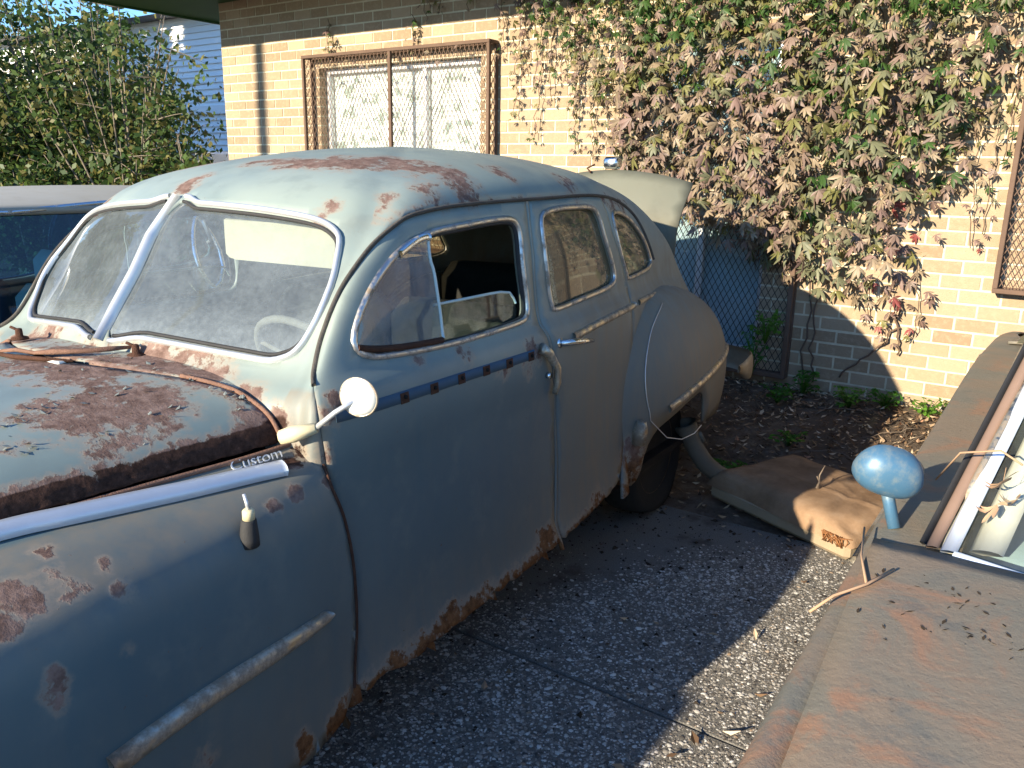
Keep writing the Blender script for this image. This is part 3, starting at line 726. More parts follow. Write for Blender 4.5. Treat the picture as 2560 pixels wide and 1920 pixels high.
shrub('leafy_shrub', (-11.5, 1.5, 0), 5.0, 1.7, 28, 11500, .10, 'dense tall shrub in the middle of the shrub row', A3, 'shrubs behind the parked cars', 5)
shrub('leafy_shrub', (-12.5, .2, 0), 4.6, 1.6, 26, 10500, .10, 'tall shrub nearest the left edge with yellowing top', B3, 'shrubs behind the parked cars', 6)
shrub('leafy_shrub', (-10.6, .0, 0), 1.7, 1.0, 16, 6000, .085, 'low dark shrub in front of the tall ones', A3, 'shrubs behind the parked cars', 8)
shrub('leafy_shrub', (-14.6, 2.6, 0), 4.6, 1.9, 24, 10000, .12, 'tallest shrub at the back of the left corner', A3, 'shrubs behind the parked cars', 9)
# trees out to the left and behind the viewer: they shade the house and are mirrored in the panes
for (b, h, r, sd, lab) in (((-21.8, -5.0, 0), 10.0, 4.0, 21, 'broad tree left of the scene shading the white house'), ((-19.5, -17.0, 0), 7.5, 2.6, 22, 'dark tree far behind the cars on the left'), ((-24, -24, 0), 9, 3.2, 23, 'second far tree behind on the left')):
    shrub('broadleaf_tree', b, h, r, 22, 15000, .7, lab, A3, 'trees beyond the yard', sd, .14, 'tree')
pole = MB().tube([(0, 0, -.2), (0, 0, 3), (0.04, 0, 9)], [.085, .08, .07], 12).build('utility_pole', M_BARK, None, loc=(-7.54, -10.2, 0)); tag(pole, 'tall plain wooden pole standing in the yard beyond the left car', 'pole')
M_SIDING = simple('white_siding', (.80, .81, .82), .6, 0, .05, 2)
M_ROOFB = simple('grey_shingle', (.12, .12, .125), .9, 0, .25, 8, .3)
nb = empty('white_house', (-20, 8, 0)); tag(nb, 'white clapboard house mostly in tree shade beyond the shrubs', 'house')
MB().box((-14, .05, 0), (12, 9, 5.3)).build('wall', M_SIDING, nb, False)
bd = make_mesh('siding_board', *(lambda mb: (mb.v, mb.f))(MB().add([(-14, 0, 0), (12, 0, 0), (12, .05, .15), (-14, .05, .15), (12, .05, 0), (-14, .05, 0)], [(0, 1, 2, 3), (0, 5, 4, 1)])), M_SIDING, False)
for i in range(35): obj('siding_board', bd, nb, (0, 0, i*.15))
MB().box((-14, -.06, 2.85), (12, .05, 3.05)).build('trim_band', M_SIDING, nb, False)
MB().add([(-14.5, -.6, 5.2), (12.5, -.6, 5.2), (12.5, 4.5, 6.2), (-14.5, 4.5, 6.2), (12.5, 9.6, 5.2), (-14.5, 9.6, 5.2)], [(0, 1, 2, 3), (3, 2, 4, 5), (0, 5, 4, 1)]).build('roof', M_ROOFB, nb, False)
M_WHITE = simple('white_enamel', (.75, .75, .73), .5, 0, .08)
tr_ = empty('utility_trailer', (-13.2, 4.6, 0)); tag(tr_, 'small white box trailer glimpsed between the shrub and the brick corner', 'trailer')
MB().bbox((-.9, -.5, .45), (.9, .5, 1.85), .05).build('box', M_WHITE, tr_, False)
M_RUB = simple('rubber', (.02, .02, .021), .85, 0, .3, 20, .2)
for sx in (-.5, .5): MB().lathe([(.05, -.06), (.26, -.06), (.3, -.03), (.3, .03), (.26, .06), (.05, .06)], 20, Matrix.Translation((sx, -.52, .30)) @ Matrix.Rotation(pi/2, 4, 'X')).build('wheel', M_RUB, tr_)
MB().box((-.06, -.04, .5), (.06, .04, .56)).tube([(.9, 0, .5), (1.9, 0, .48)], .03, 6).build('drawbar', M_RUB, tr_, False)

# ================================================================ the old blue-grey sedan
NET = np.array([[[0.0, -4.27, 0.3], [0.0, -4.27, 0.45], [0.0, -4.27, 0.75], [0.0, -4.29, 1.05], [0.0, -4.27, 1.145], [0.0, -4.14, 1.325], [0.0, -4.01, 1.503], [0.0, -3.8, 1.605], [0.0, -3.42, 1.671], [0.0, -3.05, 1.694]], [[0.33, -4.26, 0.3], [0.33, -4.26, 0.45], [0.33, -4.26, 0.75], [0.33, -4.275, 1.05], [0.33, -4.225, 1.142], [0.32, -4.095, 1.323], [0.3, -3.975, 1.496], [0.25, -3.78, 1.6], [0.13, -3.42, 1.668], [0.0, -3.02, 1.695]], [[0.6, -4.25, 0.3], [0.6, -4.25, 0.45], [0.6, -4.25, 0.75], [0.6, -4.25, 1.04], [0.59, -4.155, 1.135], [0.565, -4.03, 1.315], [0.535, -3.91, 1.478], [0.44, -3.74, 1.586], [0.24, -3.38, 1.662], [0.0, -2.99, 1.696]], [[0.71, -4.23, 0.3], [0.7, -4.23, 0.45], [0.69, -4.23, 0.75], [0.695, -4.22, 1.04], [0.665, -4.14, 1.14], [0.641, -4.015, 1.32], [0.612, -3.85, 1.472], [0.51, -3.68, 1.58], [0.282, -3.33, 1.658], [0.0, -2.96, 1.696]], [[0.815, -4.18, 0.3], [0.785, -4.18, 0.43], [0.768, -4.18, 0.75], [0.765, -4.17, 1.04], [0.715, -4.1, 1.14], [0.69, -3.97, 1.32], [0.665, -3.78, 1.478], [0.563, -3.6, 1.58], [0.311, -3.28, 1.66], [0.0, -2.93, 1.696]], [[0.815, -3.7, 0.3], [0.785, -3.7, 0.43], [0.77, -3.7, 0.75], [0.772, -3.7, 1.04], [0.725, -3.7, 1.145], [0.705, -3.66, 1.325], [0.668, -3.54, 1.493], [0.573, -3.43, 1.592], [0.321, -3.17, 1.664], [0.0, -2.87, 1.696]], [[0.815, -3.15, 0.3], [0.782, -3.15, 0.43], [0.765, -3.15, 0.75], [0.768, -3.15, 1.04], [0.725, -3.15, 1.145], [0.705, -3.15, 1.325], [0.665, -3.15, 1.498], [0.573, -3.1, 1.596], [0.321, -2.98, 1.666], [0.0, -2.78, 1.695]], [[0.795, -2.75, 0.3], [0.762, -2.75, 0.43], [0.748, -2.75, 0.75], [0.745, -2.75, 1.04], [0.705, -2.75, 1.145], [0.685, -2.75, 1.325], [0.643, -2.76, 1.498], [0.549, -2.76, 1.592], [0.306, -2.74, 1.661], [0.0, -2.66, 1.692]], [[0.77, -2.35, 0.3], [0.74, -2.35, 0.43], [0.72, -2.35, 0.75], [0.702, -2.35, 1.04], [0.665, -2.35, 1.145], [0.643, -2.37, 1.32], [0.597, -2.4, 1.48], [0.505, -2.44, 1.583], [0.277, -2.5, 1.65], [0.0, -2.54, 1.69]], [[0.71, -1.85, 0.32], [0.68, -1.86, 0.45], [0.656, -1.86, 0.75], [0.631, -1.85, 1.04], [0.593, -1.87, 1.14], [0.568, -1.93, 1.31], [0.515, -2.04, 1.463], [0.418, -2.15, 1.56], [0.223, -2.27, 1.637], [0.0, -2.37, 1.672]], [[0.62, -0.9, 0.38], [0.62, -0.95, 0.5], [0.6, -1.12, 0.78], [0.555, -1.4, 1.03], [0.53, -1.46, 1.12], [0.505, -1.6, 1.28], [0.455, -1.78, 1.42], [0.37, -1.92, 1.52], [0.2, -2.09, 1.61], [0.0, -2.2, 1.645]], [[0.0, -0.72, 0.38], [0.0, -0.75, 0.5], [0.0, -0.85, 0.78], [0.0, -1.1, 1.0], [0.0, -1.17, 1.08], [0.0, -1.32, 1.24], [0.0, -1.5, 1.38], [0.0, -1.65, 1.482], [0.0, -1.88, 1.582], [0.0, -2.08, 1.63]]])
S = Surf(NET, True, True)
HQ = [-5.95, -5.7, -5.3, -4.9, -4.6, -4.3, -4.08]; HC = [.80, .99, 1.07, 1.112, 1.126, 1.137, 1.142]
HE = [.78, .93, .968, .980, .983, .981, .975]; HV = [.18, .36, .50, .595, .635, .662, .675]
HS = Surf([[(v*sin(t)**(2/2.2) if t > 0 else 0., q, e+(c-e)*max(cos(t), 0)**(2/2.3)) for t in np.linspace(0, 1, 9)*pi/2] for q, c, e, v in zip(HQ, HC, HE, HV)])
FS = Surf(np.array([[[0.68, -4.2, 0.972], [0.715, -4.2, 0.955], [0.765, -4.2, 0.925], [0.795, -4.2, 0.86], [0.8, -4.2, 0.75], [0.803, -4.2, 0.58], [0.808, -4.2, 0.42], [0.825, -4.2, 0.27]], [[0.665, -4.36, 0.97], [0.705, -4.36, 0.948], [0.775, -4.36, 0.918], [0.816, -4.36, 0.86], [0.829, -4.36, 0.75], [0.831, -4.36, 0.58], [0.829, -4.36, 0.42], [0.831, -4.36, 0.25]], [[0.635, -4.6, 0.972], [0.68, -4.6, 0.952], [0.755, -4.6, 0.925], [0.83, -4.6, 0.865], [0.852, -4.6, 0.75], [0.858, -4.6, 0.58], [0.852, -4.6, 0.42], [0.844, -4.6, 0.25]], [[0.595, -4.9, 0.97], [0.65, -4.9, 0.955], [0.74, -4.9, 0.93], [0.836, -4.9, 0.87], [0.866, -4.9, 0.75], [0.874, -4.9, 0.58], [0.869, -4.9, 0.42], [0.855, -4.9, 0.25]], [[0.53, -5.25, 0.955], [0.6, -5.25, 0.945], [0.71, -5.25, 0.915], [0.825, -5.25, 0.85], [0.858, -5.25, 0.73], [0.866, -5.25, 0.56], [0.86, -5.25, 0.42], [0.85, -5.25, 0.25]], [[0.403, -5.6, 0.91], [0.48, -5.6, 0.9], [0.624, -5.6, 0.865], [0.744, -5.6, 0.8], [0.792, -5.6, 0.69], [0.802, -5.6, 0.54], [0.797, -5.6, 0.42], [0.789, -5.6, 0.28]], [[0.288, -5.84, 0.8], [0.365, -5.86, 0.79], [0.499, -5.87, 0.76], [0.624, -5.86, 0.71], [0.701, -5.84, 0.63], [0.725, -5.83, 0.52], [0.72, -5.84, 0.42], [0.701, -5.85, 0.32]]]))
def RF(X, Y):
    X = np.asarray(X, float); Y = np.asarray(Y, float)
    t = np.maximum(np.hypot(X, Y), 1e-9); c = X/t; s = Y/t; tt = np.minimum(t, pi/2); r = np.sin(tt)
    a = np.where(c > 0, .97, .60); lo = 1.0-.42*np.clip((c-.1)/.6, 0, 1); b = np.where(s > 0, .485, lo)
    return np.stack([.56+.30*np.cos(tt)**.9, -2.02+a*r*c, .62+b*r*s], -1)
car = empty('old_sedan', (-1.045, -3.0, -.015), (0, -.018, .04))
tag(car, 'derelict blue-grey rounded 1940s sedan with rust patches and open boot lid', 'car')
REF = np.array([0, -3.0, .75])
def loc_(P): P = np.array(P, float); P[..., 1] += 3.0; return P
BLOBS = np.array([(0.45, -4.53, 1.1, 0.113, 1), (0.48, -4.45, 1.09, 0.077, 1), (0.2, -4.43, 1.13, 0.098, 1), (0.05, -4.48, 1.13, 0.085, 0.9), (0.22, -4.31, 1.13, 0.102, 0.9), (0.32, -4.27, 1.12, 0.087, 0.8), (-0.01, -4.36, 1.14, 0.091, 0.9), (0.43, -4.27, 1.11, 0.056, 0.8), (0.36, -4.59, 1.11, 0.05, 0.7), (0.38, -4.7, 1.1, 0.035, 0.5), (0.58, -4.59, 1.05, 0.053, 0.6), (0.55, -4.25, 1.08, 0.041, 0.7), (0.64, -4.24, 1.03, 0.034, 0.8), (0.64, -4.28, 1.03, 0.047, 0.8), (0.49, -4.74, 1.08, 0.028, 0.4), (0.15, -3.97, 1.14, 0.042, 0.5), (0.79, -4.9, 0.91, 0.042, 1), (0.81, -4.94, 0.89, 0.032, 1), (0.76, -4.91, 0.92, 0.033, 1), (0.8, -4.83, 0.9, 0.025, 1), (0.76, -4.84, 0.92, 0.022, 1), (0.78, -4.76, 0.91, 0.019, 0.9), (0.71, -4.82, 0.94, 0.025, 1), (0.83, -4.76, 0.88, 0.022, 0.9), (0.86, -4.91, 0.79, 0.023, 0.9), (0.86, -4.91, 0.76, 0.017, 0.7), (0.79, -4.32, 0.91, 0.026, 1), (0.8, -4.39, 0.9, 0.022, 1), (0.83, -4.38, 0.32, 0.04, 0.9), (0.86, -4.65, 0.48, 0.028, 0.7), (0.82, -4.26, 0.3, 0.056, 0.9), (0.74, -4.2, 0.94, 0.041, 1), (0.71, -4.22, 0.95, 0.041, 0.9), (0.72, -4.27, 0.95, 0.033, 0.8), (0.78, -4.22, 0.9, 0.02, 0.9), (0.85, -4.8, 0.82, 0.009, 0.8), (0.86, -4.79, 0.78, 0.009, 0.8), (-0.03, -3.93, 1.56, 0.037, 1), (-0.04, -3.88, 1.58, 0.031, 0.8), (0.22, -3.69, 1.62, 0.069, 0.9), (0.31, -3.63, 1.63, 0.087, 1), (0.38, -3.53, 1.63, 0.088, 0.9), (0.48, -3.5, 1.61, 0.079, 0.9), (0.55, -3.45, 1.6, 0.07, 0.7), (0.11, -3.7, 1.63, 0.062, 0.7), (0.62, -3.45, 1.57, 0.061, 0.7), (0.63, -3.62, 1.55, 0.049, 0.5), (0.59, -3.76, 1.53, 0.025, 0.7), (0.5, -3.88, 1.51, 0.028, 0.5), (0.03, -3.71, 1.63, 0.045, 0.6), (0.56, -3.16, 1.6, 0.057, 0.5), (0.6, -2.76, 1.56, 0.053, 0.7), (0.51, -3.93, 1.47, 0.015, 0.6), (0.66, -3.59, 1.51, 0.025, 0.7), (0.66, -3.46, 1.51, 0.026, 0.8), (0.64, -3.81, 1.48, 0.018, 0.8), (0.79, -3.19, 0.37, 0.036, 1), (0.79, -3.24, 0.37, 0.036, 0.9), (0.78, -3.9, 0.54, 0.014, 0.8), (0.76, -4.16, 1.07, 0.022, 0.8), (0.76, -4.18, 1.04, 0.027, 0.7), (0.6, -2.39, 1.48, 0.038, 0.8), (0.58, -2.25, 1.45, 0.039, 0.8), (0.75, -3.63, 1.1, 0.033, 0.5), (0.74, -3.83, 1.12, 0.028, 0.45), (0.77, -3.29, 1.02, 0.046, 0.7), (0.77, -3.46, 1.02, 0.028, 0.6), (0.76, -4.21, 0.95, 0.024, 0.9), (0.75, -2.47, 0.45, 0.054, 0.9), (0.75, -2.43, 0.4, 0.049, 0.9), (0.79, -2.79, 0.32, 0.068, 0.6), (0.81, -3.78, 0.33, 0.05, 0.5)])
BLOBS[16:37, 3] *= .68
def rust_at(P):
    """P in car coordinates: where paint has gone"""
    A = np.abs(P[:, 0]); v = np.zeros(len(P))
    for b in BLOBS:
        d = np.sqrt((np.where(b[0] < .3, P[:, 0], A)-b[0])**2+(P[:, 1]-b[1])**2+(P[:, 2]-b[2])**2)/b[3]
        v = np.maximum(v, (.35+.65*b[4])*np.clip((1.9-d)/1.3, 0, 1)*.78)
    z = P[:, 2]; lowm = (P[:, 1] > -4.25)
    v = np.maximum(v, np.where(lowm, .62*np.clip((.385-z)/.05, 0, 1), 0))
    return v
def char_at(P):
    """where the rust is dark and scabby: cowl side and sills"""
    A = np.abs(P[:, 0]); v = np.zeros(len(P))
    for (a, b, c, r) in ((.72, -4.22, .95, .06), (.70, -4.26, .955, .05), (.66, -4.25, 1.0, .05)):
        v = np.maximum(v, np.clip(1.3-np.sqrt((A-a)**2+(P[:, 1]-b)**2+(P[:, 2]-c)**2)/r, 0, 1))
    return v
def dust_at(P):
    z = P[:, 2]; q = P[:, 1]
    return np.clip(.55*np.clip((.6-z)/.3, 0, 1)+1.0*np.clip((q+3.45)/.9, 0, 1)*np.clip((1.42-z)/.3, 0, 1)+.20+.6*np.clip((z-.80)/.1, 0, 1)*(q < -4.19)*(np.abs(P[:, 0]) > .66), 0, 1)
M_PAINT = old_paint('faded_blue_paint', (.245, .298, .27), (.175, .232, .232), (.20, .165, .12), rough=.30, deep=(.034, .09, .118))  # deep: less faded blue, darkened further to carry the shade of the sides
def paint_attrs(o, V, rust, dust, char=None):
    set_attr(o, 'rust', rust); set_attr(o, 'dust', dust); set_attr(o, 'lit_fade', np.clip((V[:, 2]-.93)/.22, 0, 1)); set_attr(o, 'char', np.zeros(len(V)) if char is None else char)
M_CHROME = chrome('weathered_chrome', (.66, .68, .70), .22, .25)
M_CHROME_D = chrome('dull_chrome', (.5, .46, .38), .38, .75)
M_BRIGHT = simple('bright_molding', (.60, .62, .63), .36, .6, .12, 30, 0, .5)
M_CHROME_W = chrome('window_chrome', (.50, .50, .50), .36, .55)
M_BLACKR = simple('black_rubber', (.022, .022, .023), .75, 0, .3, 30, .2)
M_WSG = glass('dusty_windshield', .25, (.30, .35, .38), (.80, .90, .94), 1.0, 4, (1.15, 1.28, .42))
M_SIDEG = glass('dusty_side_glass', .10, (.30, .31, .24), (.62, .74, .64), 1.0, 3)
M_REARG = glass('dusty_rear_glass', .42, (.30, .25, .16), (.45, .42, .32), 1.0, 3)
M_VENTG = glass('vent_pane', .30, (.33, .40, .46), (.72, .82, .85), 1.0, 6)  # bluish dust film painted in for the sky's reflection in this pane
M_GEDGE = simple('glass_edge', (.45, .55, .55), .3, 0, .1)
M_FABRIC = simple('seat_cloth', (.022, .022, .02), .95, 0, .35, 30, .4, .1)
M_TRIM = simple('door_card', (.20, .18, .145), .9, 0, .25, 12, .2, .15)
M_VISOR = simple('visor_card', (.46, .39, .27), .85, 0, .06, 6)
M_RUSTD = simple('deep_rust', (.075, .038, .026), .95, 0, .5, 45, .9, .1)
M_LIPR = simple('lip_rust', (.19, .11, .08), .95, 0, .4, 40, .7, .1)
M_DRIP = simple('drip_rail_paint', (.075, .068, .06), .8, 0, .5, 30, .5, .2)
M_BLUEP = simple('covered_blue_paint', (.04, .08, .125), .8, 0, .2, 20)
M_BUMP = simple('dull_bumper', (.32, .27, .19), .5, .3, .3, 18, .2)
M_ALUB = simple('matte_aluminium', (.50, .55, .62), .42, .55, .08, 30, 0, .5)
M_FLAKE = simple('paint_flake', (.16, .18, .17), .7, 0, .3, 30)
M_ORUST = simple('orange_rust', (.23, .105, .045), .95, 0, .45, 40, .6, .1)
M_DARK = simple('underbody', (.018, .016, .015), .9, 0, .4, 20, .2, .1)
M_CREAM = simple('cream_enamel', (.55, .48, .30), .5, 0, .12, 20)
M_WHITEM = simple('mirror_white', (.56, .58, .55), .4, 0, .12, 40)

def skin(name, f, poly, holes, step, sc, mat, parent, sgn=1, th=.012, ref=REF, rust=True, off=0., jag=None):
    Pm, T_ = cut_sheet(poly, holes, step, sc)
    V = f(Pm[:, 0], Pm[:, 1])
    if off:
        V = V+normal_of(f, Pm[:, 0], Pm[:, 1], ref)*off
    if jag is not None: V = jag(V)
    V = V.copy(); V[:, 0] *= sgn
    T_ = orient(V, T_, np.array([0, ref[1], ref[2]]) if sgn else ref)
    o = mobj(name, loc_(V), T_, mat, parent)
    if rust: paint_attrs(o, V, rust_at(V), dust_at(V), char_at(V))
    if th: solidify(o, th)
    return o
def ragged(V):
    """rotted lower edge"""
    V = V.copy(); z = V[:, 2]; q = V[:, 1]
    n = .5*np.sin(q*61)+.35*np.sin(q*137+1)+.3*np.sin(q*23+2)
    V[:, 0] += (.0045*np.sin(q*4.2+1.1)*np.sin(z*7.5+.6)+.003*np.sin(q*9.1+z*5))*np.clip((z-.36)/.12, 0, 1)*np.clip((.98-z)/.12, 0, 1)
    V[:, 2] += np.clip((.40-z)/.08, 0, 1)*np.clip(n, -.3, 1)*.012
    return V
fd = [(4.009, 0.305), (4.081, 0.914), (4.103, 1.246), (4.121, 1.683), (4.077, 2.049), (3.985, 2.302), (3.927, 2.44), (3.886, 2.675), (3.817, 2.945), (3.722, 3.3), (3.583, 3.642), (3.207, 4.206), (3.204, 4.537), (3.299, 4.854), (3.446, 5.179), (3.562, 5.536), (3.786, 5.786), (4.085, 5.979), (4.55, 6.041), (5.065, 6.057), (5.53, 6.075), (5.973, 6.093), (5.926, 5.61), (5.907, 4.705), (5.915, 3.955), (5.904, 3.669), (5.914, 3.359), (5.934, 3.12), (5.958, 2.789), (6.024, 2.3), (6.057, 1.626), (6.035, 1.193), (5.997, 0.878), (6.02, 0.63), (6.033, 0.287), (5.677, 0.189), (5.341, 0.189), (4.884, 0.105), (4.416, 0.121), (4.342, 0.231), (4.218, 0.207), (4.122, 0.141)]
rd = [(6.027, 6.089), (5.973, 5.604), (5.943, 4.696), (5.953, 3.965), (5.946, 3.698), (5.956, 3.353), (5.978, 3.115), (5.998, 2.785), (6.069, 2.285), (6.103, 1.609), (6.079, 1.169), (6.041, 0.877), (6.064, 0.617), (6.086, 0.284), (6.588, 0.385), (7.109, 0.487), (7.402, 0.673), (7.564, 1.003), (7.649, 1.335), (7.805, 1.786), (7.873, 2.29), (7.9, 2.655), (7.903, 3.169), (7.97, 3.935), (7.921, 4.413), (7.738, 5.244), (7.731, 6.189), (6.696, 6.104)]
fwin = [(4.225, 4.139), (4.154, 4.255), (4.113, 4.398), (4.108, 4.654), (4.144, 4.908), (4.19, 5.139), (4.269, 5.371), (4.417, 5.539), (4.693, 5.645), (5.128, 5.694), (5.482, 5.741), (5.679, 5.734), (5.767, 5.639), (5.795, 5.41), (5.793, 4.888), (5.817, 4.396), (5.812, 4.101), (5.773, 3.979), (5.695, 3.904), (5.35, 3.843), (5.026, 3.837), (4.707, 3.901), (4.439, 3.979), (4.321, 4.049)]
rwin = [(6.136, 5.597), (6.194, 5.756), (6.305, 5.819), (6.551, 5.863), (6.905, 5.871), (7.235, 5.864), (7.392, 5.732), (7.477, 5.148), (7.564, 4.746), (7.634, 4.391), (7.583, 4.215), (7.357, 4.128), (6.72, 4.055), (6.209, 3.993), (6.154, 4.079), (6.121, 4.435), (6.106, 5.016)]
qwin = [(7.89, 5.689), (8.152, 5.762), (8.502, 5.565), (8.735, 5.115), (8.834, 4.621), (8.857, 4.433), (8.719, 4.294), (8.451, 4.232), (8.039, 4.201), (8.01, 4.31), (7.904, 4.734), (7.863, 5.239)]
ws = [(0.014, 4.248), (0.467, 4.214), (1.035, 4.161), (1.494, 4.117), (1.77, 4.095), (1.951, 4.15), (2.117, 4.242), (2.375, 4.473), (2.651, 4.711), (2.732, 4.989), (2.453, 5.346), (2.281, 5.622), (2.114, 5.753), (1.888, 5.865), (1.648, 5.923), (1.242, 5.961), (0.807, 5.987), (0.373, 6.008), (0.054, 6.002)]
SCL = (.36, .15)
def rs(P, step=.02): return resample(np.array(P)*SCL, step)/SCL
fwin, rwin, qwin, ws = rs(fwin), rs(rwin), rs(qwin), rs(ws, .025)
ws[:, 0] = np.maximum(ws[:, 0], .035)
def door_hole(P):
    P = np.array(P, float); Q = offset_poly(P*SCL, .004)/SCL; Q[P[:, 1] < .8, 1] -= .9; return Q
body_poly = [(0, 0), (7.6, 0), (7.75, 1.3), (8.2, 1.9), (9.2, 1.9), (9.75, 1.2), (9.9, 0), (11, 0), (11, 1.7), (10.15, 1.7), (10.15, 2.8), (11, 2.8), (11, 4.35), (10.45, 4.4), (10.4, 5.6), (11, 5.75), (11, 9), (0, 9)]
Pm, T_ = cut_sheet(body_poly, [door_hole(fd), door_hole(rd), qwin, ws], .028, SCL)
V = S(Pm[:, 0], Pm[:, 1]); n = len(V); V2 = V.copy(); V2[:, 0] *= -1
T1 = orient(V, T_, REF); VV = np.concatenate([V, V2]); TT = np.concatenate([T1, T1[:, ::-1]+n])
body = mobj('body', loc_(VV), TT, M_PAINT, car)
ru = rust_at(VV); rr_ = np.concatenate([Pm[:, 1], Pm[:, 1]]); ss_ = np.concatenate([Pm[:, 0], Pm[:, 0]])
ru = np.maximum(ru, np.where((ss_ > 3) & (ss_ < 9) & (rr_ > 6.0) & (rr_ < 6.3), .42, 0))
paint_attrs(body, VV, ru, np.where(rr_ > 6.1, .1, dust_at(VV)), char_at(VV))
import bmesh
bm = bmesh.new(); bm.from_mesh(body.data); bmesh.ops.remove_doubles(bm, verts=bm.verts, dist=.0006); bm.to_mesh(body.data); bm.free()
solidify(body, .014)
def on(f, P, ref=REF, lift=0.):
    P = np.array(P, float); X = f(P[:, 0], P[:, 1]); Nn = normal_of(f, P[:, 0], P[:, 1], ref); return X+Nn*lift, Nn
def bar(name, f, P, wd, th, mat, parent, sgn=1, closed=False, lift=0., ref=REF, step=None, dome=True):
    if step: P = resample(np.array(P), step, closed)
    X, Nn = on(f, P, ref, lift); X = X.copy(); Nn = Nn.copy(); X[:, 0] *= sgn; Nn[:, 0] *= sgn
    return MB().ribbon(loc_(X), Nn, wd, th, dome, closed).build(name, mat, parent)
for sg in (1, -1):
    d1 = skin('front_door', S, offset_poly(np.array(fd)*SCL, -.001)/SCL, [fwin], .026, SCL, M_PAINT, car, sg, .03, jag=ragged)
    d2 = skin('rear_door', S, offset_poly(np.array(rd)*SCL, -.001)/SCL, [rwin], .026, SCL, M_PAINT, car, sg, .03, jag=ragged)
    bar('window_frame', S, fwin, .019, .008, M_CHROME_W, d1, sg, True)
    bar('window_frame', S, rwin, .019, .008, M_CHROME_W, d2, sg, True)
    bar('window_gasket', S, offset_poly(fwin*SCL, -.010)/SCL, .012, .008, M_BLACKR, d1, sg, True, -.008)
    skin('rear_glass', S, rwin, [], .05, SCL, M_REARG, d2, sg, 0, rust=False, off=-.014)
    skin('quarter_glass', S, qwin, [], .05, SCL, M_REARG, car, sg, 0, rust=False, off=-.012)
    bar('quarter_frame', S, qwin, .016, .007, M_CHROME_W, car, sg, True)
    bar('vent_edge', S, [(4.655, 5.55), (4.80, 5.2), (4.885, 4.98), (4.975, 4.46), (5.0, 4.0)], .010, .004, M_GEDGE, d1, sg, False, .004, step=.1)
    bar('glass_edge', S, [(4.98, 4.53), (5.3, 4.53), (5.62, 4.525), (5.71, 4.47), (5.755, 4.29)], .008, .004, M_GEDGE, d1, sg, False, -.022, step=.1)
    g1 = skin('vent_glass', S, [(4.198, 4.184), (4.155, 4.323), (4.124, 4.631), (4.16, 4.888), (4.213, 5.116), (4.294, 5.345), (4.446, 5.521), (4.6, 5.566), (4.648, 5.558), (4.878, 4.996), (4.971, 4.461), (4.997, 3.986), (4.711, 4.055), (4.431, 4.128)], [], .05, SCL, M_VENTG, d1, sg, 0, rust=False, off=.004 if sg > 0 else -.01)
    bar('vent_channel', S, [(4.19, 4.20), (4.44, 4.10), (4.71, 4.02), (4.99, 3.97)], .018, .010, M_RUSTD, d1, sg, False, .002, step=.1)
    bar('vent_cap', S, [(4.30, 5.37), (4.45, 5.53), (4.56, 5.58), (4.66, 5.57)], .022, .006, M_CHROME, d1, sg, False, .006, step=.05)
    skin('side_glass', S, [(4.954, 3.873), (5.353, 3.871), (5.685, 3.915), (5.761, 4.002), (5.759, 4.288), (5.707, 4.478), (5.625, 4.525), (5.302, 4.528), (4.978, 4.536)], [], .05, SCL, M_SIDEG, d1, sg, 0, rust=False, off=-.022)
    # inner door cards keep the door from being a bare sheet
    for nm, dd, poly in (('door_card', d1, [(4.3, .6), (5.85, .6), (5.85, 3.7), (4.2, 3.8)]), ('door_card', d2, [(6.15, .6), (7.5, .8), (7.75, 3.7), (6.15, 3.8)])):
        skin(nm, S, poly, [], .09, SCL, M_TRIM, dd, sg, 0, rust=False, off=-.06)
    # posts behind the shut lines
    skin('door_post', S, [(5.75, .35), (6.25, .35), (6.22, 3.5), (6.12, 6.2), (5.88, 6.2), (5.78, 3.5)], [], .06, SCL, M_DARK, car, sg, 0, rust=False, off=-.034)
    skin('hinge_post', S, [(3.75, .3), (4.2, .3), (4.2, 3.5), (3.9, 4.2), (3.45, 4.5), (3.3, 3.4)], [], .06, SCL, M_DARK, car, sg, 0, rust=False, off=-.034)
    # belt trim
    X_, N_ = on(S, resample(np.array([(6.344, 3.01), (6.758, 3.062), (7.229, 3.115), (7.781, 3.15), (8.346, 3.212), (8.833, 3.246), (9.198, 3.262)]), .12, False)); X_[:, 0] *= sg; N_[:, 0] *= sg
    k = len(X_); kk = int(k*.62)
    MB().ribbon(loc_(X_[:kk]), N_[:kk], np.linspace(.030, .026, kk), .012).build('belt_trim', M_CHROME_D, d2)
    MB().ribbon(loc_(X_[kk:]), N_[kk:], np.linspace(.026, .012, k-kk), .011).build('belt_trim', M_CHROME_D, car)
    bar('drip_rail', S, [(3.583, 3.642), (3.207, 4.206), (3.204, 4.537), (3.299, 4.854), (3.446, 5.179), (3.562, 5.536), (3.786, 5.786), (4.077, 5.995), (4.546, 6.058), (5.065, 6.074), (5.532, 6.093), (6.01, 6.111), (6.62, 6.13), (7.635, 6.218), (8.189, 6.166), (8.53, 5.978), (8.755, 5.713), (8.843, 5.374), (8.874, 4.93), (8.948, 4.477)], .011, .009, M_DRIP, car, sg, False, .001, step=.08)
    # handles
    hx, hn = on(S, [(6.10, 2.985), (6.22, 2.97), (6.4, 2.93), (6.6, 2.885)]); H_ = hx+hn*np.array([[.004], [.032], [.036], [.03]]); H_[:, 0] *= sg
    h_ = MB().tube(loc_(H_), [.012, .011, .010, .008], 8)
    b_ = loc_(hx*np.array([sg, 1, 1])); h_.tube([b_[0]-(0.01*sg, 0, 0), loc_(H_)[0]], .017, 10); h_.build('door_handle', M_CHROME, d2)
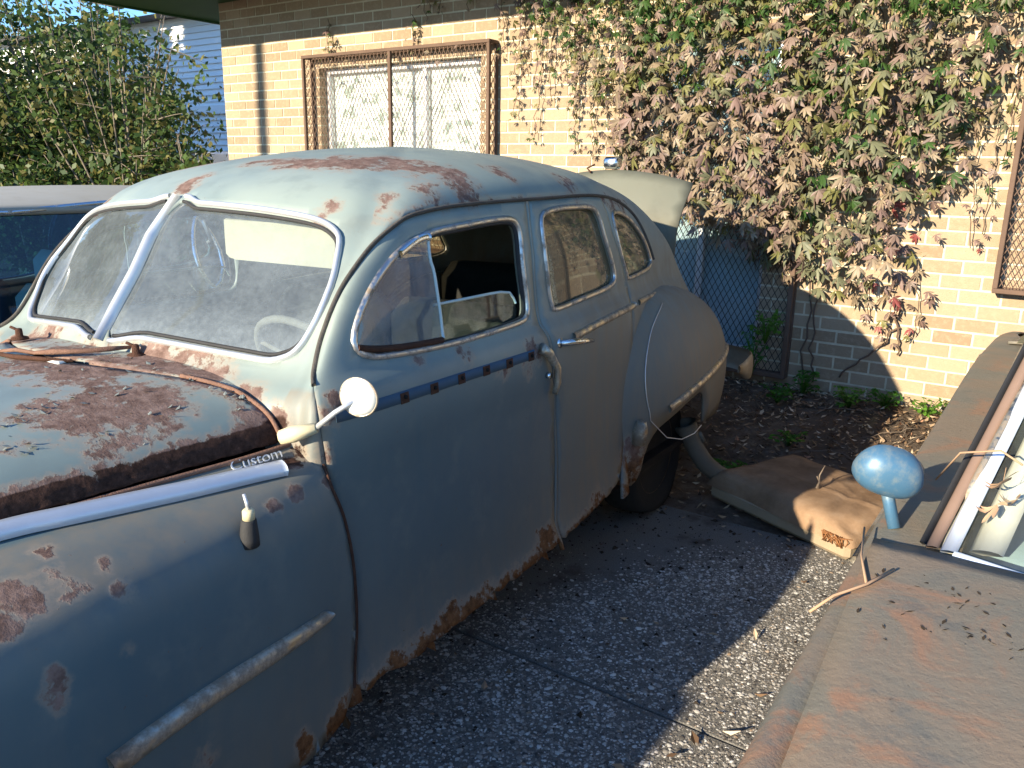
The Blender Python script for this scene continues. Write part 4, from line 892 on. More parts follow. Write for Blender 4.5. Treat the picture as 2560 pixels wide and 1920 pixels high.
    hx, hn = on(S, [(5.80, 3.03), (5.86, 2.93), (5.95, 2.70), (5.97, 2.53), (5.955, 2.40)]); H_ = hx+hn*np.array([[.012], [.02], [.028], [.026], [.02]]); H_[:, 0] *= sg
    MB().tube(loc_(H_), [.020, .017, .013, .012, .010], 8).build('door_handle', M_CHROME_D, d1)
    lk, ln = on(S, [(5.905, 2.62)]); L_ = (lk+ln*.002)[0]; L2 = (lk+ln*.016)[0]; L_[0] *= sg; L2[0] *= sg
    MB().tube(loc_(np.array([L_, L2])), .011, 12).build('door_lock', M_CHROME, d1)
    # strip of bare clips where the front door's trim came off
    bar('trim_bed', S, [(4.02, 2.985), (4.6, 2.972), (5.2, 2.966), (5.75, 2.957)], .030, .0008, M_BLUEP, d1, sg, False, .0006, step=.12, dome=False)
    for (u_, w_) in [(4.017, 2.985), (4.575, 2.966), (4.805, 2.958), (5.041, 2.965), (5.266, 2.963), (5.483, 2.956), (5.709, 2.949)][1:]:
        c0, n0 = on(S, [(u_-.03, w_-.01), (u_+.03, w_-.01)], REF, .002); c0[:, 0] *= sg; n0[:, 0] *= sg
        MB().ribbon(loc_(c0), n0, .028, .0015, False).build('trim_clip', M_RUSTD, d1, False)
        cc, nn = on(S, [(u_, w_)]); a_ = (cc+nn*.004)[0]; b2 = (cc+nn*.009)[0]; a_[0] *= sg; b2[0] *= sg
        MB().tube(loc_(np.array([a_, b2])), .0055, 8).build('trim_hole', M_DARK, d1)
    # windshield
    skin('windshield_glass', S, ws, [], .05, SCL, M_WSG, car, sg, 0, rust=False, off=-.006)
    wo = offset_poly(ws*SCL, .006)/SCL; ko = np.where(ws[:, 0] < .10)[0]; wo = np.roll(wo, -(ko.max()+1 if ko.min() > 2 else ko[ko < len(ws)//2].max()+1), 0); wo = wo[:len(ws)-len(ko)]
    bar('windshield_molding', S, wo, .016, .010, M_BRIGHT, car, sg, False, .002)
    wg = offset_poly(ws*SCL, -.007)/SCL; wg = np.roll(wg, -(ko.max()+1 if ko.min() > 2 else ko[ko < len(ws)//2].max()+1), 0)[:len(ws)-len(ko)]
    bar('windshield_gasket', S, wg, .010, .005, M_BLACKR, car, sg, False, .0)
for o in car.children:
    if o.name.startswith(('front_door', 'rear_door')) and 'rust' not in o.data.attributes: pass
for o in bpy.data.objects:
    if False:
        k = len(o.data.vertices); paint_attrs(o, np.full((k, 3), .6), np.full(k, .25), np.zeros(k))
X_, N_ = on(S, [(0, 4.05), (0, 4.5), (0, 5), (0, 5.5), (0, 6.16)]); N_[:] = (0, -.82, .57)
MB().ribbon(loc_(X_), N_, .026, .020).build('windshield_divider', M_BRIGHT, car)
# rear window
skin('back_glass', S, [(10.45, 4.4), (11.55, 4.4), (11.6, 5.6), (10.4, 5.6)], [], .05, SCL, M_REARG, car, 1, 0, rust=False, off=-.01) if False else None
Pm, T_ = cut_sheet([(10.45, 4.4), (11, 4.35), (11, 5.75), (10.4, 5.6)], [], .06, SCL); V = S(Pm[:, 0], Pm[:, 1]); V2 = V*np.array([-1, 1, 1])
mobj('back_glass', loc_(np.concatenate([V, V2])), np.concatenate([T_, T_+len(V)]), M_REARG, car)
# hood and cowl
seam = [(5.213, 7.9), (5.213, 7.5), (5.202, 7.0), (5.202, 6.15), (5.19, 5.39), (5.17, 4.57), (5.11, 4.0), (5.045, 3.52), (4.976, 3.09), (4.85, 2.4), (4.72, 1.5), (4.62, .7), (4.58, 0)]
def both(name, f, poly, holes, step, sc, mat, rustf=None, th=.012, parent=car, jag=None):
    Pm, T_ = cut_sheet(poly, holes, step, sc); V = f(Pm[:, 0], Pm[:, 1])
    if jag is not None: V = jag(V, Pm)
    n = len(V); V2 = V*np.array([-1, 1, 1]); T1 = orient(V, T_, REF)
    VV = np.concatenate([V, V2]); o = mobj(name, loc_(VV), np.concatenate([T1, T1[:, ::-1]+n]), mat, parent)
    PP = np.concatenate([Pm, Pm]); r = rust_at(VV)
    if rustf is not None: r = np.maximum(r, rustf(PP, VV))
    paint_attrs(o, VV, r, np.full(2*n, .10), np.maximum(char_at(VV), np.clip((PP[:, 1]-6.5)/.5, 0, 1)*(name == 'hood')))
    bm = bmesh.new(); bm.from_mesh(o.data); bmesh.ops.remove_doubles(bm, verts=bm.verts, dist=.0006); bm.to_mesh(o.data); bm.free()
    solidify(o, th); return o
def hood_rust(P, V): return np.clip((P[:, 1]-5.9)/1.3, 0, 1)*1.0
def hood_jag(V, P):
    V = V.copy(); k = np.clip((P[:, 1]-7.0)/1.0, 0, 1); n = np.sin(V[:, 1]*71)+.7*np.sin(V[:, 1]*157+1)+.5*np.sin(V[:, 1]*263+P[:, 1]*5)
    V[:, 2] += k*n*.0022; V[:, 0] += k*n*.002; return V
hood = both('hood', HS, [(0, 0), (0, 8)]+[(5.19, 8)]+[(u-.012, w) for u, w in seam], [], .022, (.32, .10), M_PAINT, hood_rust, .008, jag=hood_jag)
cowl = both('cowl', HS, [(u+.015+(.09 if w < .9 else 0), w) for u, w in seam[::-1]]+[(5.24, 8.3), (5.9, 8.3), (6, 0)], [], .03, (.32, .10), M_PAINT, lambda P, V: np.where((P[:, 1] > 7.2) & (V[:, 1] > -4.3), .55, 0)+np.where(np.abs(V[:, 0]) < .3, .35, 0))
for sg in (1, -1):
    X_, N_ = on(HS, resample(np.array(seam[:9]), .12, False), REF, .003); X_[:, 0] *= sg; N_[:, 0] *= sg
    MB().tube(loc_(X_), .0055, 7).build('hood_lip', M_LIPR, hood)
# torn, rotted lip in the middle of the hood's rear edge
P = [(-.16, -4.455, 1.137), (-.10, -4.435, 1.145), (-.03, -4.425, 1.143), (.03, -4.41, 1.150), (.08, -4.37, 1.150), (.115, -4.31, 1.150), (.128, -4.25, 1.147)]
MB().tube(loc_(P), [.004, .006, .005, .008, .006, .007, .004], 7).build('torn_lip', M_LIPR, hood)
MB().tube(loc_([(-.16, -4.47, 1.136), (-.05, -4.462, 1.137), (.04, -4.44, 1.138), (.12, -4.41, 1.137)]), [.004, .007, .006, .003], 6).build('torn_lip', M_RUSTD, hood)
MB().bbox(loc_(np.array((.03, -4.437, 1.118))), loc_(np.array((.10, -4.415, 1.137))), .003).build('vent_flap', M_WHITEM, cowl, False)
MB().box((-.3, -1.55, .98), (.3, -1.25, 1.07)).build('cowl_well', M_DARK, car, False)
for sg, P in ((1, (.068, -4.146)), (-1, (-.42, -4.19))):           # bare wiper spindles
    zz = 1.142; b = loc_(np.array([(P[0]+.10 if sg > 0 else P[0]+.10, P[1]-.125, zz-.012)]))[0]
    wp = MB().lathe([(.024, 0), (.022, .006), (.010, .010), (.009, .03), (.005, .032)], 12, Matrix.Translation(b))
    wp.tube([b+(0, 0, .026), b+(-.02, -.012, .036)], .004, 6); wp.build('wiper_spindle', M_RUSTD, car)
# curled flakes of paint lifting off the hood and cowl
fk = MB(); rk = random.Random(5)
for i in range(170):
    b_ = rk.choice([b for b in BLOBS[:16]]); a = rk.uniform(0, 2*pi); rr0 = b_[3]*rk.uniform(.5, 1.3); v0, q0_ = b_[0]+rr0*cos(a), b_[1]+rr0*sin(a)
    if abs(v0) > .6 or q0_ > -4.26: continue
    t0 = np.linspace(0, 6, 60); U_, W_ = np.meshgrid(np.linspace(3.5, 6, 40), np.linspace(0, 7.5, 40)); X0 = HS(U_, W_).reshape(-1, 3)
    z0_ = X0[np.argmin((X0[:, 0]-abs(v0))**2+(X0[:, 1]-q0_)**2), 2]; s_ = rk.uniform(.003, .010); r_ = rk.uniform(0, 2*pi); cx, sx_ = cos(r_)*s_, sin(r_)*s_
    p0 = loc_(np.array([v0, q0_, z0_]))
    fk.add([p0+(-cx, -sx_, .001), p0+(sx_*.6, -cx*.6, .002+s_*.2), p0+(-sx_*.6, cx*.6, .002), p0+(cx, sx_, .002+s_*rk.uniform(.3, .9))], [(0, 1, 3), (0, 3, 2)])
o = fk.build('paint_flakes', M_FLAKE, hood, False); o['kind'] = 'stuff'
# front fenders
ff = [(0.05, 0), (0.08, 1.5), (.107, 2.453), (.076, 2.98), (-.099, 3.76), (-.218, 4.56), (-.205, 5.44), (-.08, 6.1), (-.009, 6.44), (.3, 6.8), (1.0, 6.9), (2.0, 6.9), (2.35, 6.0), (2.6, 5.5), (3.2, 5.2), (3.9, 5.3), (4.4, 5.8), (4.6, 6.6), (6, 6.6), (6, 0)]
FREF = np.array([.35, -4.9, .6])
for sg in (1, -1):
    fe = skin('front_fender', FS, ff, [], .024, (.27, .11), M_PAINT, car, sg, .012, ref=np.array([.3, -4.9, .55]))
    bar('fender_trim', FS, [(4.6, .35), (3.6, .3), (2.847, .376), (2.526, .585), (2.148, .829), (1.686, 1.045), (1.086, 1.211), (.687, 1.391)], .046, .016, M_ALUB, fe, sg, False, .008, FREF, .08)
    bar('fender_seam', FS, [(.02, 1.6), (.09, 2.453), (.06, 2.98), (-.115, 3.76), (-.234, 4.56), (-.22, 5.44), (-.09, 6.1), (-.02, 6.44)], .009, .004, M_RUSTD, fe, sg, False, .0, FREF, .08)
    bar('fender_trim', FS, [(2.839, 4.932), (2.599, 4.885), (2.29, 4.852), (1.919, 4.851), (1.457, 4.881), (0.998, 4.912), (.60, 4.916), (.469, 4.916)], [.046, .045, .044, .043, .041, .038, .030, .012], .017, M_CHROME_D, fe, sg, False, .003, FREF)
for sg in (1, -1):
    X_, N_ = on(FS, [(u_, .06) for u_ in np.linspace(.12, 4.2, 40)], FREF, .003); X_[:, 0] *= sg
    MB().tube(loc_(X_), .006, 7).build('hood_bead', M_LIPR, car)
# script on the near fender's shoulder
tc = bpy.data.curves.new('Custom', 'FONT'); tc.body = 'Custom'; tc.size = .043; tc.extrude = .0016; tc.shear = .35; tc.space_character = .95; tc.offset = -.0006
to = bpy.data.objects.new('script', tc); COL.objects.link(to)
dg = bpy.context.evaluated_depsgraph_get(); me = bpy.data.meshes.new_from_object(to.evaluated_get(dg)); bpy.data.objects.remove(to)
me.materials.clear(); me.materials.append(M_ALUB)
X_, N_ = on(FS, [(1.23, .72), (.70, .80)], FREF, .007); xx = Vector(X_[1]-X_[0]).normalized(); nn = Vector(N_.mean(0)); nn = (nn-xx*nn.dot(xx)).normalized(); yy = nn.cross(xx)
o = obj('script', me, [c for c in car.children if c.name.startswith('front_fender')][0]); mm = Matrix((xx, yy, nn)).transposed().to_4x4(); mm.translation = Vector(loc_(X_[:1])[0]); o.matrix_local = mm
# rear fenders
ang = np.linspace(-.30, pi+.22, 40); rfp = [(1.5*cos(a), 1.5*sin(a)) for a in ang]
rfp += [(-.95, -.36), (-.80, -.36), (-.72, -.30), (-.703, -.22), (-.662, -.155), (-.568, -.086), (-.383, -.049), (-.149, -.013), (.10, .012), (.15, -.05), (.17, -.14), (.19, -.27), (.45, -.36), (.9, -.42)]
RREF = np.array([.3, -2.0, .6])
for sg in (1, -1):
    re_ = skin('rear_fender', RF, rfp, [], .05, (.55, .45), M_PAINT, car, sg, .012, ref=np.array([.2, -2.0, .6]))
    bar('fender_trim', RF, [(-.413, -.003), (-.121, .062), (.169, .117), (.468, .172), (.85, .22), (1.2, .2)], .036, .012, M_CHROME_D, re_, sg, False, .002, RREF, .06)
    MB().tube(loc_(np.array([(sg*.80, -2.46, .60), (sg*.79, -2.45, .56), (sg*.785, -2.45, .50)])), [.022, .034, .030], 8).build('fender_bracket', M_CHROME_D, re_)
X_, N_ = on(RF, resample(np.array([(-.147, 1.066), (-.396, .898), (-.549, .741), (-.661, .531), (-.707, .339), (-.7, .139), (-.65, -.033)]), .06, False), RREF, .004)
X_ = np.concatenate([X_, [(.85, -2.30, .50), (.88, -2.20, .47), (.90, -2.10, .475), (.91, -2.04, .50)]])
MB().tube(loc_(X_), .0022, 6).build('loose_wire', M_BRIGHT, [c for c in car.children if c.name.startswith('rear_fender')][0])
# boot lid standing open
def lid(a, b):
    a = np.asarray(a, float); b = np.asarray(b, float)
    wd = .41+.055*b-.10*np.clip((.16-b)/.16, 0, 1)**2
    return np.stack([a*wd, -1.25+.07*b-.09*np.sin(np.clip(b, 0, 1)*pi)+.05*a*a, 1.085+.475*b+.07*(1-a*a)*b], -1)
M_LID = old_paint('boot_lid_paint', (.115, .125, .10), (.10, .11, .092), (.15, .12, .08), rough=.5, speck=.2, spec=.3)
o = skin('boot_lid', lid, [(-1, 0), (1, 0), (1, 1), (-1, 1)], [], .06, (.47, .52), M_LID, car, 1, .022, ref=np.array([0, -.6, 1.3]), rust=True)
MB().bbox(loc_(np.array((-.045, -1.21, 1.635))), loc_(np.array((.045, -1.13, 1.70))), .014).build('lid_lamp', M_CHROME, o)
MB().tube(loc_(np.array([(-.12, -1.2, 1.615), (-.15, -1.19, 1.64), (-.11, -1.17, 1.66)])), .006, 6).build('lid_wire', M_RUSTD, o)
# rear bumper
bp = [(.775, -1.10, .56), (.785, -1.04, .55), (.785, -.95, .54), (.76, -.82, .53), (.68, -.70, .53), (.4, -.58, .53), (0, -.55, .53)]
bp = np.array(bp+[(-x, y, z) for x, y, z in bp[-2::-1]]); bq = resample(bp, .06, False)
T0 = np.gradient(bq, axis=0); nb_ = np.stack([-T0[:, 1]*-1, -T0[:, 0], T0[:, 2]*0], 1); nb_ = np.cross(T0, np.array([0, 0, 1.])); nb_ /= np.linalg.norm(nb_, axis=1, keepdims=True); nb_ *= np.sign((nb_*(bq-np.array([0, -1.6, .48]))).sum(1, keepdims=True))
MB().ribbon(loc_(bq), nb_, [[.04, .08, .12, .14][min(i, len(bq)-1-i, 3)] for i in range(len(bq))], .012).build('rear_bumper', M_BUMP, car)
# wheels
M_TYRE = simple('old_tyre', (.020, .019, .018), .9, 0, .35, 16, .4, .2)
M_RIM = simple('rusty_rim', (.085, .065, .05), .8, .1, .4, 24, .4, .2)
ty = MB().lathe([(.20, -.07), (.27, -.088), (.315, -.08), (.335, -.05), (.338, 0), (.335, .05), (.315, .08), (.27, .088), (.20, .07)], 40, Matrix.Rotation(pi/2, 4, 'Y'))
tv = np.array(ty.v); fl = np.clip((-.20-tv[:, 2])/.14, 0, 1); tv[:, 2] += fl*.045; tv[:, 0] *= 1+fl*.35; ty_me = make_mesh('tyre', tv, ty.f, M_TYRE)
rm_me = make_mesh('rim', *(lambda m_: (m_.v, m_.f))(MB().lathe([(.20, -.075), (.205, .072), (.175, .062), (.165, .03), (.12, .036), (.095, .055), (.06, .05), (.0, .058)], 28, Matrix.Rotation(pi/2, 4, 'Y'))), M_RIM)
for (vv, qq) in ((.60, -1.97), (-.60, -1.97), (.72, -5.02), (-.72, -5.02)):
    wl = empty('wheel'); wl.parent = car; wl.scale = (1, .96, .96); wl.location = (vv, qq+3, .298); wl.rotation_euler = (0, 0, 0 if vv > 0 else pi)
    obj('tyre', ty_me, wl); obj('rim', rm_me, wl)
# side mirror
mi = empty('side_mirror'); mi.parent = car
mp = loc_(np.array([(.70, -4.275, 1.004), (.775, -4.236, 1.030), (.855, -4.192, 1.096)]))
br = MB().tube([mp[0], mp[0]*.65+mp[1]*.35, mp[1]], [.017, .020, .012], 8); br.build('bracket', M_CREAM, mi)
MB().tube([mp[1], (mp[1]+mp[2])/2+(0, 0, .004), mp[2]], .0065, 8).build('arm', M_BRIGHT, mi)
hd = MB().lathe([(.0, -.009), (.018, -.008), (.034, -.004), (.0425, .001), (.0445, .005), (.0425, .009), (.0, .009)], 32).build('head', M_WHITEM, mi)
rm_ = MB().tube([(.0445*cos(t), .0445*sin(t), .005) for t in np.linspace(0, 2*pi, 33)], .0032, 6, False).build('rim', M_CHROME_D, mi)
hd.location = mp[2]+(.006, .004, .006); hd.rotation_euler = Vector((-.30, .95, .05)).to_track_quat('Z', 'Y').to_euler(); rm_.location = hd.location; rm_.rotation_euler = hd.rotation_euler
# aerial stub
an_ = empty('aerial_stub'); an_.parent = car; X_, N_ = on(FS, [(1.539, 2.988)], FREF); an_.location = loc_(X_)[0]; an_.rotation_euler = (.05, .12, 0)
MB().lathe([(.021, -.012), (.020, .004), (.0155, .045), (.0135, .048)], 18).build('rubber_base', M_BLACKR, an_)
MB().lathe([(.0125, .046), (.0125, .066), (.009, .07)], 16).build('ferrule', M_CREAM, an_)
MB().tube([(0, 0, .068), (-.004, 0, .082), (-.012, 0, .10)], [.0045, .004, .0035], 8).build('mast', M_BRIGHT, an_)
# cabin
MB().box((-.72, -1.25, .30), (.72, 1.3, .335)).build('floor', M_DARK, car, False)
MB().bbox((-.62, -1.27, .34), (.62, -1.22, 1.0), .01).build('bulkhead', M_DARK, car, False)
MB().bbox((-.62, -1.21, .82), (.62, -1.04, 1.10), .05).build('dashboard', M_TRIM, car)
fs_ = MB().bbox((-.62, -.68, .42), (.62, -.16, .66), .07); fs_.build('front_seat', M_FABRIC, car)
bk = MB().bbox((-.62, -.17, .58), (.0, .02, 1.14), .07).bbox((.012, -.17, .58), (.62, .02, 1.14), .07); bk.build('front_seat_back', M_FABRIC, car)
MB().bbox((-.60, .50, .42), (.60, .95, .68), .07).bbox((-.58, .90, .62), (.58, 1.12, 1.16), .08).build('rear_seat', M_FABRIC, car)
sw = MB(); c0 = Vector((.36, -.83, 1.03)); q_ = Vector((0, .80, .55)).to_track_quat('Z', 'Y').to_matrix()
sw.tube([c0+q_@Vector((.205*cos(t), .205*sin(t), 0)) for t in np.linspace(0, 2*pi, 33)], .012, 8, False)
for t in (0.5, 2.6, 4.7): sw.tube([c0, c0+q_@Vector((.2*cos(t), .2*sin(t), 0))], .007, 6)
sw.tube([c0, c0+q_@Vector((0, 0, -.28))], .02, 8); sw.build('steering_wheel', M_TRIM, car)
vr = [(.15, -3.952, 1.37), (.145, -3.948, 1.42), (.143, -3.945, 1.464), (.545, -3.895, 1.456), (.547, -3.910, 1.36), (.535, -3.914, 1.346), (.30, -3.940, 1.352), (.19, -3.952, 1.355), (.165, -3.953, 1.36)]
V = [(.14, -3.945, 1.464), (.545, -3.895, 1.456), (.545, -3.912, 1.345), (.145, -3.952, 1.362)]; V = loc_(np.array(V))
V = loc_(np.array(vr)); k = len(V); vz = MB(); off = np.array([0, .012, .006]); vz.add(np.concatenate([V, V+off]), [tuple(range(k)), tuple(range(2*k-1, k-1, -1))]+[(i, i+k, (i+1) % k+k, (i+1) % k) for i in range(k)]); vz.build('sun_visor', M_VISOR, car, False)
MB().tube(loc_(np.array([(.03, -3.93, 1.46), (.02, -3.90, 1.40), (-.02, -3.88, 1.39)])), .006, 6).build('mirror_stalk', M_BRIGHT, car)
Pm, T_ = cut_sheet([(.1, 6.35), (10.3, 6.35), (10.9, 8.95), (.1, 8.95)], [], .10, SCL); V = S(Pm[:, 0], Pm[:, 1])-normal_of(S, Pm[:, 0], Pm[:, 1], REF)*.035
V2 = V*np.array([-1, 1, 1]); mobj('headliner', loc_(np.concatenate([V, V2])), np.concatenate([T_, T_+len(V)]), M_TRIM, car)

# ================================================================ the two newer cars
def sedan(root, p, mats):
    """car laid out nose to -y; v across, q along (0 at the empty), z up"""
    W, BZ = p['W'], p['belt']; rw, RZ = p['roof_w'], p['roof_z']; q0, qw0, qw1, qr0, qr1, q9 = p['nose'], p['ws_base'], p['ws_top'], p['roof_end'], p['deck'], p['tail']
    hz, dz = p['hood_z'], p['deck_z']; MP, MG, MT, MI = mats['paint'], mats['glass'], mats['trim'], mats['inside']
    def attr(o, r=None):
        V = np.empty(len(o.data.vertices)*3, np.float32); o.data.vertices.foreach_get('co', V); V = V.reshape(-1, 3)
        set_attr(o, 'rust', r(V) if r else np.full(len(V), .0)); set_attr(o, 'dust', np.full(len(V), p.get('dust', .15))); set_attr(o, 'char', np.zeros(len(V))); return o
    # sides from sill to belt
    st = [q0, q0+.12, q0+.5, (q0+qw0)/2, qw0, (qw0+qr0)/2, qr0, qr1, (qr1+q9)/2, q9-.15, q9]
    tp = [hz-.13, hz-.06, hz-.035, hz-.025, BZ-.02, BZ-.005, BZ, dz-.01, dz-.02, dz-.05, dz-.12]
    wf = [.84, .92, .972, .99, .998, 1, 1, .99, .975, .93, .86]
    for sg in (1, -1):
        net = []
        for q, t, f in zip(st, tp, wf):
            x = W*f
            net.append([(sg*(x-.05), q, .24), (sg*(x-.012), q, .36), (sg*x, q, .58), (sg*(x-.004), q, t-.14), (sg*(x-.02), q, t-.035), (sg*(x-.05), q, t-.004), (sg*(x-(.10 if q < qw0-.05 or q > qr1+.05 else p.get('gh_in', .115)+.02)), q, t-(.03 if q < qw0-.05 else 0))])
        f = Surf(net); u, w = np.meshgrid(np.linspace(0, 10, 121), np.linspace(0, 6, 31), indexing='ij'); V = f(u, w); keep = []
        n, m_ = u.shape
        Q = V[..., 1]; Zz = V[..., 2]
        wheel = np.zeros_like(Q, bool)
        for wq in p['axles']: wheel |= ((Q-wq)**2+(Zz-.30)**2 < .37**2)
        Fq = [fc for fc in grid_faces(n, m_) if not wheel.reshape(-1)[list(fc)].all()]
        if sg > 0: Fq = [fc[::-1] for fc in Fq]
        o = mobj('side_panel', V.reshape(-1, 3), Fq, mats.get('side', MP), root); attr(o, p.get('side_rust')); solidify(o, .01)
        mb = MB(); P = [(sg*(W*1.0+.001), q, BZ-.115) for q in np.linspace(qw0+.1, q9-.6, 12)]
        mb.ribbon(P, [(sg, 0, .1)]*12, .022, .008).build('side_molding', MT, o)
    # hood, deck, nose, tail
    def top(name, qa, qb, za, zb, crown, wa, wb, nq=28, nv=41, crease=None):
        q = np.linspace(qa, qb, nq); a = np.linspace(-1, 1, nv); A, Q = np.meshgrid(a, q, indexing='ij'); t = (Q-qa)/(qb-qa)
        X = A*(wa+(wb-wa)*t); Zz = za+(zb-za)*(1-(1-t)**2) if qa < qb and name == 'hood' else za+(zb-za)*t
        Zz = Zz+crown*(1-A**2)
        if crease: Zz = Zz+crease*np.exp(-((np.abs(A)-.88)/.04)**2)
        if name == 'hood': Q = Q+.10*(A**2)*t**6*0+(-.10*(1-A**2))*np.clip((t-.8)/.2, 0, 1)
        V = np.stack([X, Q, Zz], -1).reshape(-1, 3); o = mobj(name, V, [f_[::-1] for f_ in grid_faces(nv, nq)][::1], MP, root)
        return o
    o = top('hood', q0+.06, qw0, hz-.105, hz-.010, .042, W*.90-.03, W*.998-.045, crease=.002); attr(o, p.get('hood_rust')); solidify(o, .012, 0)
    if p.get('beads'):
        for sg in (1, -1): MB().tube([(sg*(W*(.90+.085*t)-.072), q0+.2+(qw0-q0-.25)*t, hz-.075+.072*(1-(1-t)**2)) for t in np.linspace(0, 1, 14)], .004, 6).build('hood_bead', MP if False else MT, o)
    d_ = top('boot_lid', qr1, q9-.05, dz, dz-.06, .03, W*.98-.09, W*.86-.05); attr(d_); solidify(d_, .012, 0)
    nz = MB().bbox((-W*.80, q0-.03, .42), (W*.80, q0+.10, hz-.10), .03); attr(nz.build('grille', MT, root, False))
    tl = MB().bbox((-W*.84, q9-.10, .42), (W*.84, q9+.02, dz-.08), .03); attr(tl.build('tail_panel', MP, root, False))
    for qq in (q0-.10, q9+.05): MB().bbox((-W*.93, qq-.05, .40), (W*.93, qq+.05, .54), .03).build('bumper', MT, root, False)
    MB().box((-W+.12, q0+.15, .22), (W-.12, q9-.12, .27)).build('floor_pan', M_DARK, root, False)
    # greenhouse
    GI = p.get('gh_in', .115)
    def lat(z): return (W-GI)+(rw-(W-GI))*np.clip((z-BZ)/(RZ-.05-BZ), 0, 1.05)
    zt = RZ-.045
    outer = [(qw0, BZ-.01), (qw1, zt), (qr0, zt), (qr1, BZ-.01)]
    holes = p['windows']
    for sg in (1, -1):
        f = lambda a, b: np.stack([sg*lat(b), a, b], -1)
        Pm, T_ = cut_sheet(outer, [resample(np.array(h), .04) for h in holes], .06, (1, 1)); V = f(Pm[:, 0], Pm[:, 1]); T_ = orient(V, T_, np.array([0, -.5, 1.]))
        gh = mobj('cabin_side', V, T_, mats.get('cabin', MP), root); attr(gh); solidify(gh, .03)
        for h in holes:
            R_ = resample(np.array(h), .04); X_ = f(R_[:, 0], R_[:, 1]); Nn = np.tile((sg*.95, 0, .3), (len(X_), 1))
            MB().ribbon(X_, Nn, .022, .008, True, True).build('window_trim', MT, gh)
            Pm, T_ = cut_sheet(R_, [], .12); mobj('side_glass', f(Pm[:, 0], Pm[:, 1])-np.array([sg*.014, 0, 0]), T_, MG, gh)
    a = np.linspace(-1, 1, 31); q = np.linspace(qw1-.01, qr0+.01, 24); A, Q = np.meshgrid(a, q, indexing='ij'); t = (Q-q[0])/(q[-1]-q[0])
    cr = (1-np.abs(A)**2.6); Zz = zt-.004+(RZ-zt+.03*np.sin(t*pi))*cr**.8; X = A*(rw+.012)
    Q = Q-.06*(1-A**2)*(1-np.clip(t/.15, 0, 1))+.06*(1-A**2)*np.clip((t-.85)/.15, 0, 1)
    o = mobj('roof', np.stack([X, Q, Zz], -1).reshape(-1, 3), [f_[::-1] for f_ in grid_faces(31, 24)], mats.get('roof', MP), root); attr(o); solidify(o, .03)
    # windshield and back glass
    def pane(name, qa, za, wa, qb, zb, wb, bow, mat):
        a = np.linspace(-1, 1, 17); t = np.linspace(0, 1, 9); A, Tt = np.meshgrid(a, t, indexing='ij')
        V = np.stack([A*(wa+(wb-wa)*Tt), qa+(qb-qa)*Tt-bow*(1-A**2)*(1-.4*Tt), za+(zb-za)*Tt], -1)
        return mobj(name, V.reshape(-1, 3), grid_faces(17, 9), mat, root), V
    wsg, V = pane('windshield_glass', qw0+.0, BZ-.005, W-p.get('pillar_in', .135), qw1-.005, zt-.005, rw-.02, .10, mats['ws'])
    for k, nm in ((0, 'windshield_pillar'), (-1, 'windshield_pillar')):
        e = V[k]; sg = -1 if k == 0 else 1; nrm = np.tile((sg*.45, -.65, .6), (len(e), 1)); nrm = nrm/np.linalg.norm(nrm[0])
        MB().ribbon(e+np.array([sg*.040, .010, .0]), nrm, .024, .008).build('pillar_paint', mats['pillar'], root)
        MB().ribbon(e+np.array([sg*.010, -.004, .004]), nrm, .030, .010).build('windshield_trim', mats['bright'], root)
        MB().ribbon(e+np.array([sg*.056, .018, 0]), nrm, .008, .012).build('pillar_gasket', M_BLACKR, root)
        MB().ribbon(e+np.array([-sg*.05, .05, -.005]), nrm, .06, .02).build('pillar_cover', mats['cover'], root)
    MB().ribbon(V[:, 0]+np.array([0, -.012, .004]), np.tile((0, -.5, .86), (17, 1)), .020, .008).build('windshield_trim', mats['bright'], root)
    pane('back_glass', qr1, BZ-.005, W-.14, qr0, zt, rw-.02, -.08, MG)
    # wheels
    for wq in p['axles']:
        for sg in (1, -1):
            wl = empty('wheel'); wl.parent = root; wl.location = (sg*(W-.14), wq, .305); wl.rotation_euler = (0, 0, 0 if sg > 0 else pi)
            obj('tyre', ty_me, wl); obj('rim', rm_me, wl)
    # inside
    MB().bbox((-W+.2, qw0-.03+.08, BZ-.16), (W-.2, qw0+.42, BZ-.018), .04).build('dashboard', mats['dash'], root)
    for x0 in (-W+.22, .10):
        MB().bbox((x0, qw1-.05, .45), (x0+.5, qw1+.45, .66), .06).bbox((x0, qw1+.38, .6), (x0+.5, qw1+.54, BZ+.10), .06).bbox((x0+.13, qw1+.43, BZ+.08), (x0+.37, qw1+.53, BZ+.27), .05).build('front_seat', MI, root)
    MB().bbox((-W+.22, qr0-.35, .45), (W-.22, qr0+.1, .66), .06).bbox((-W+.22, qr0+.02, .6), (W-.22, qr0+.2, BZ+.06), .06).build('rear_seat', MI, root)

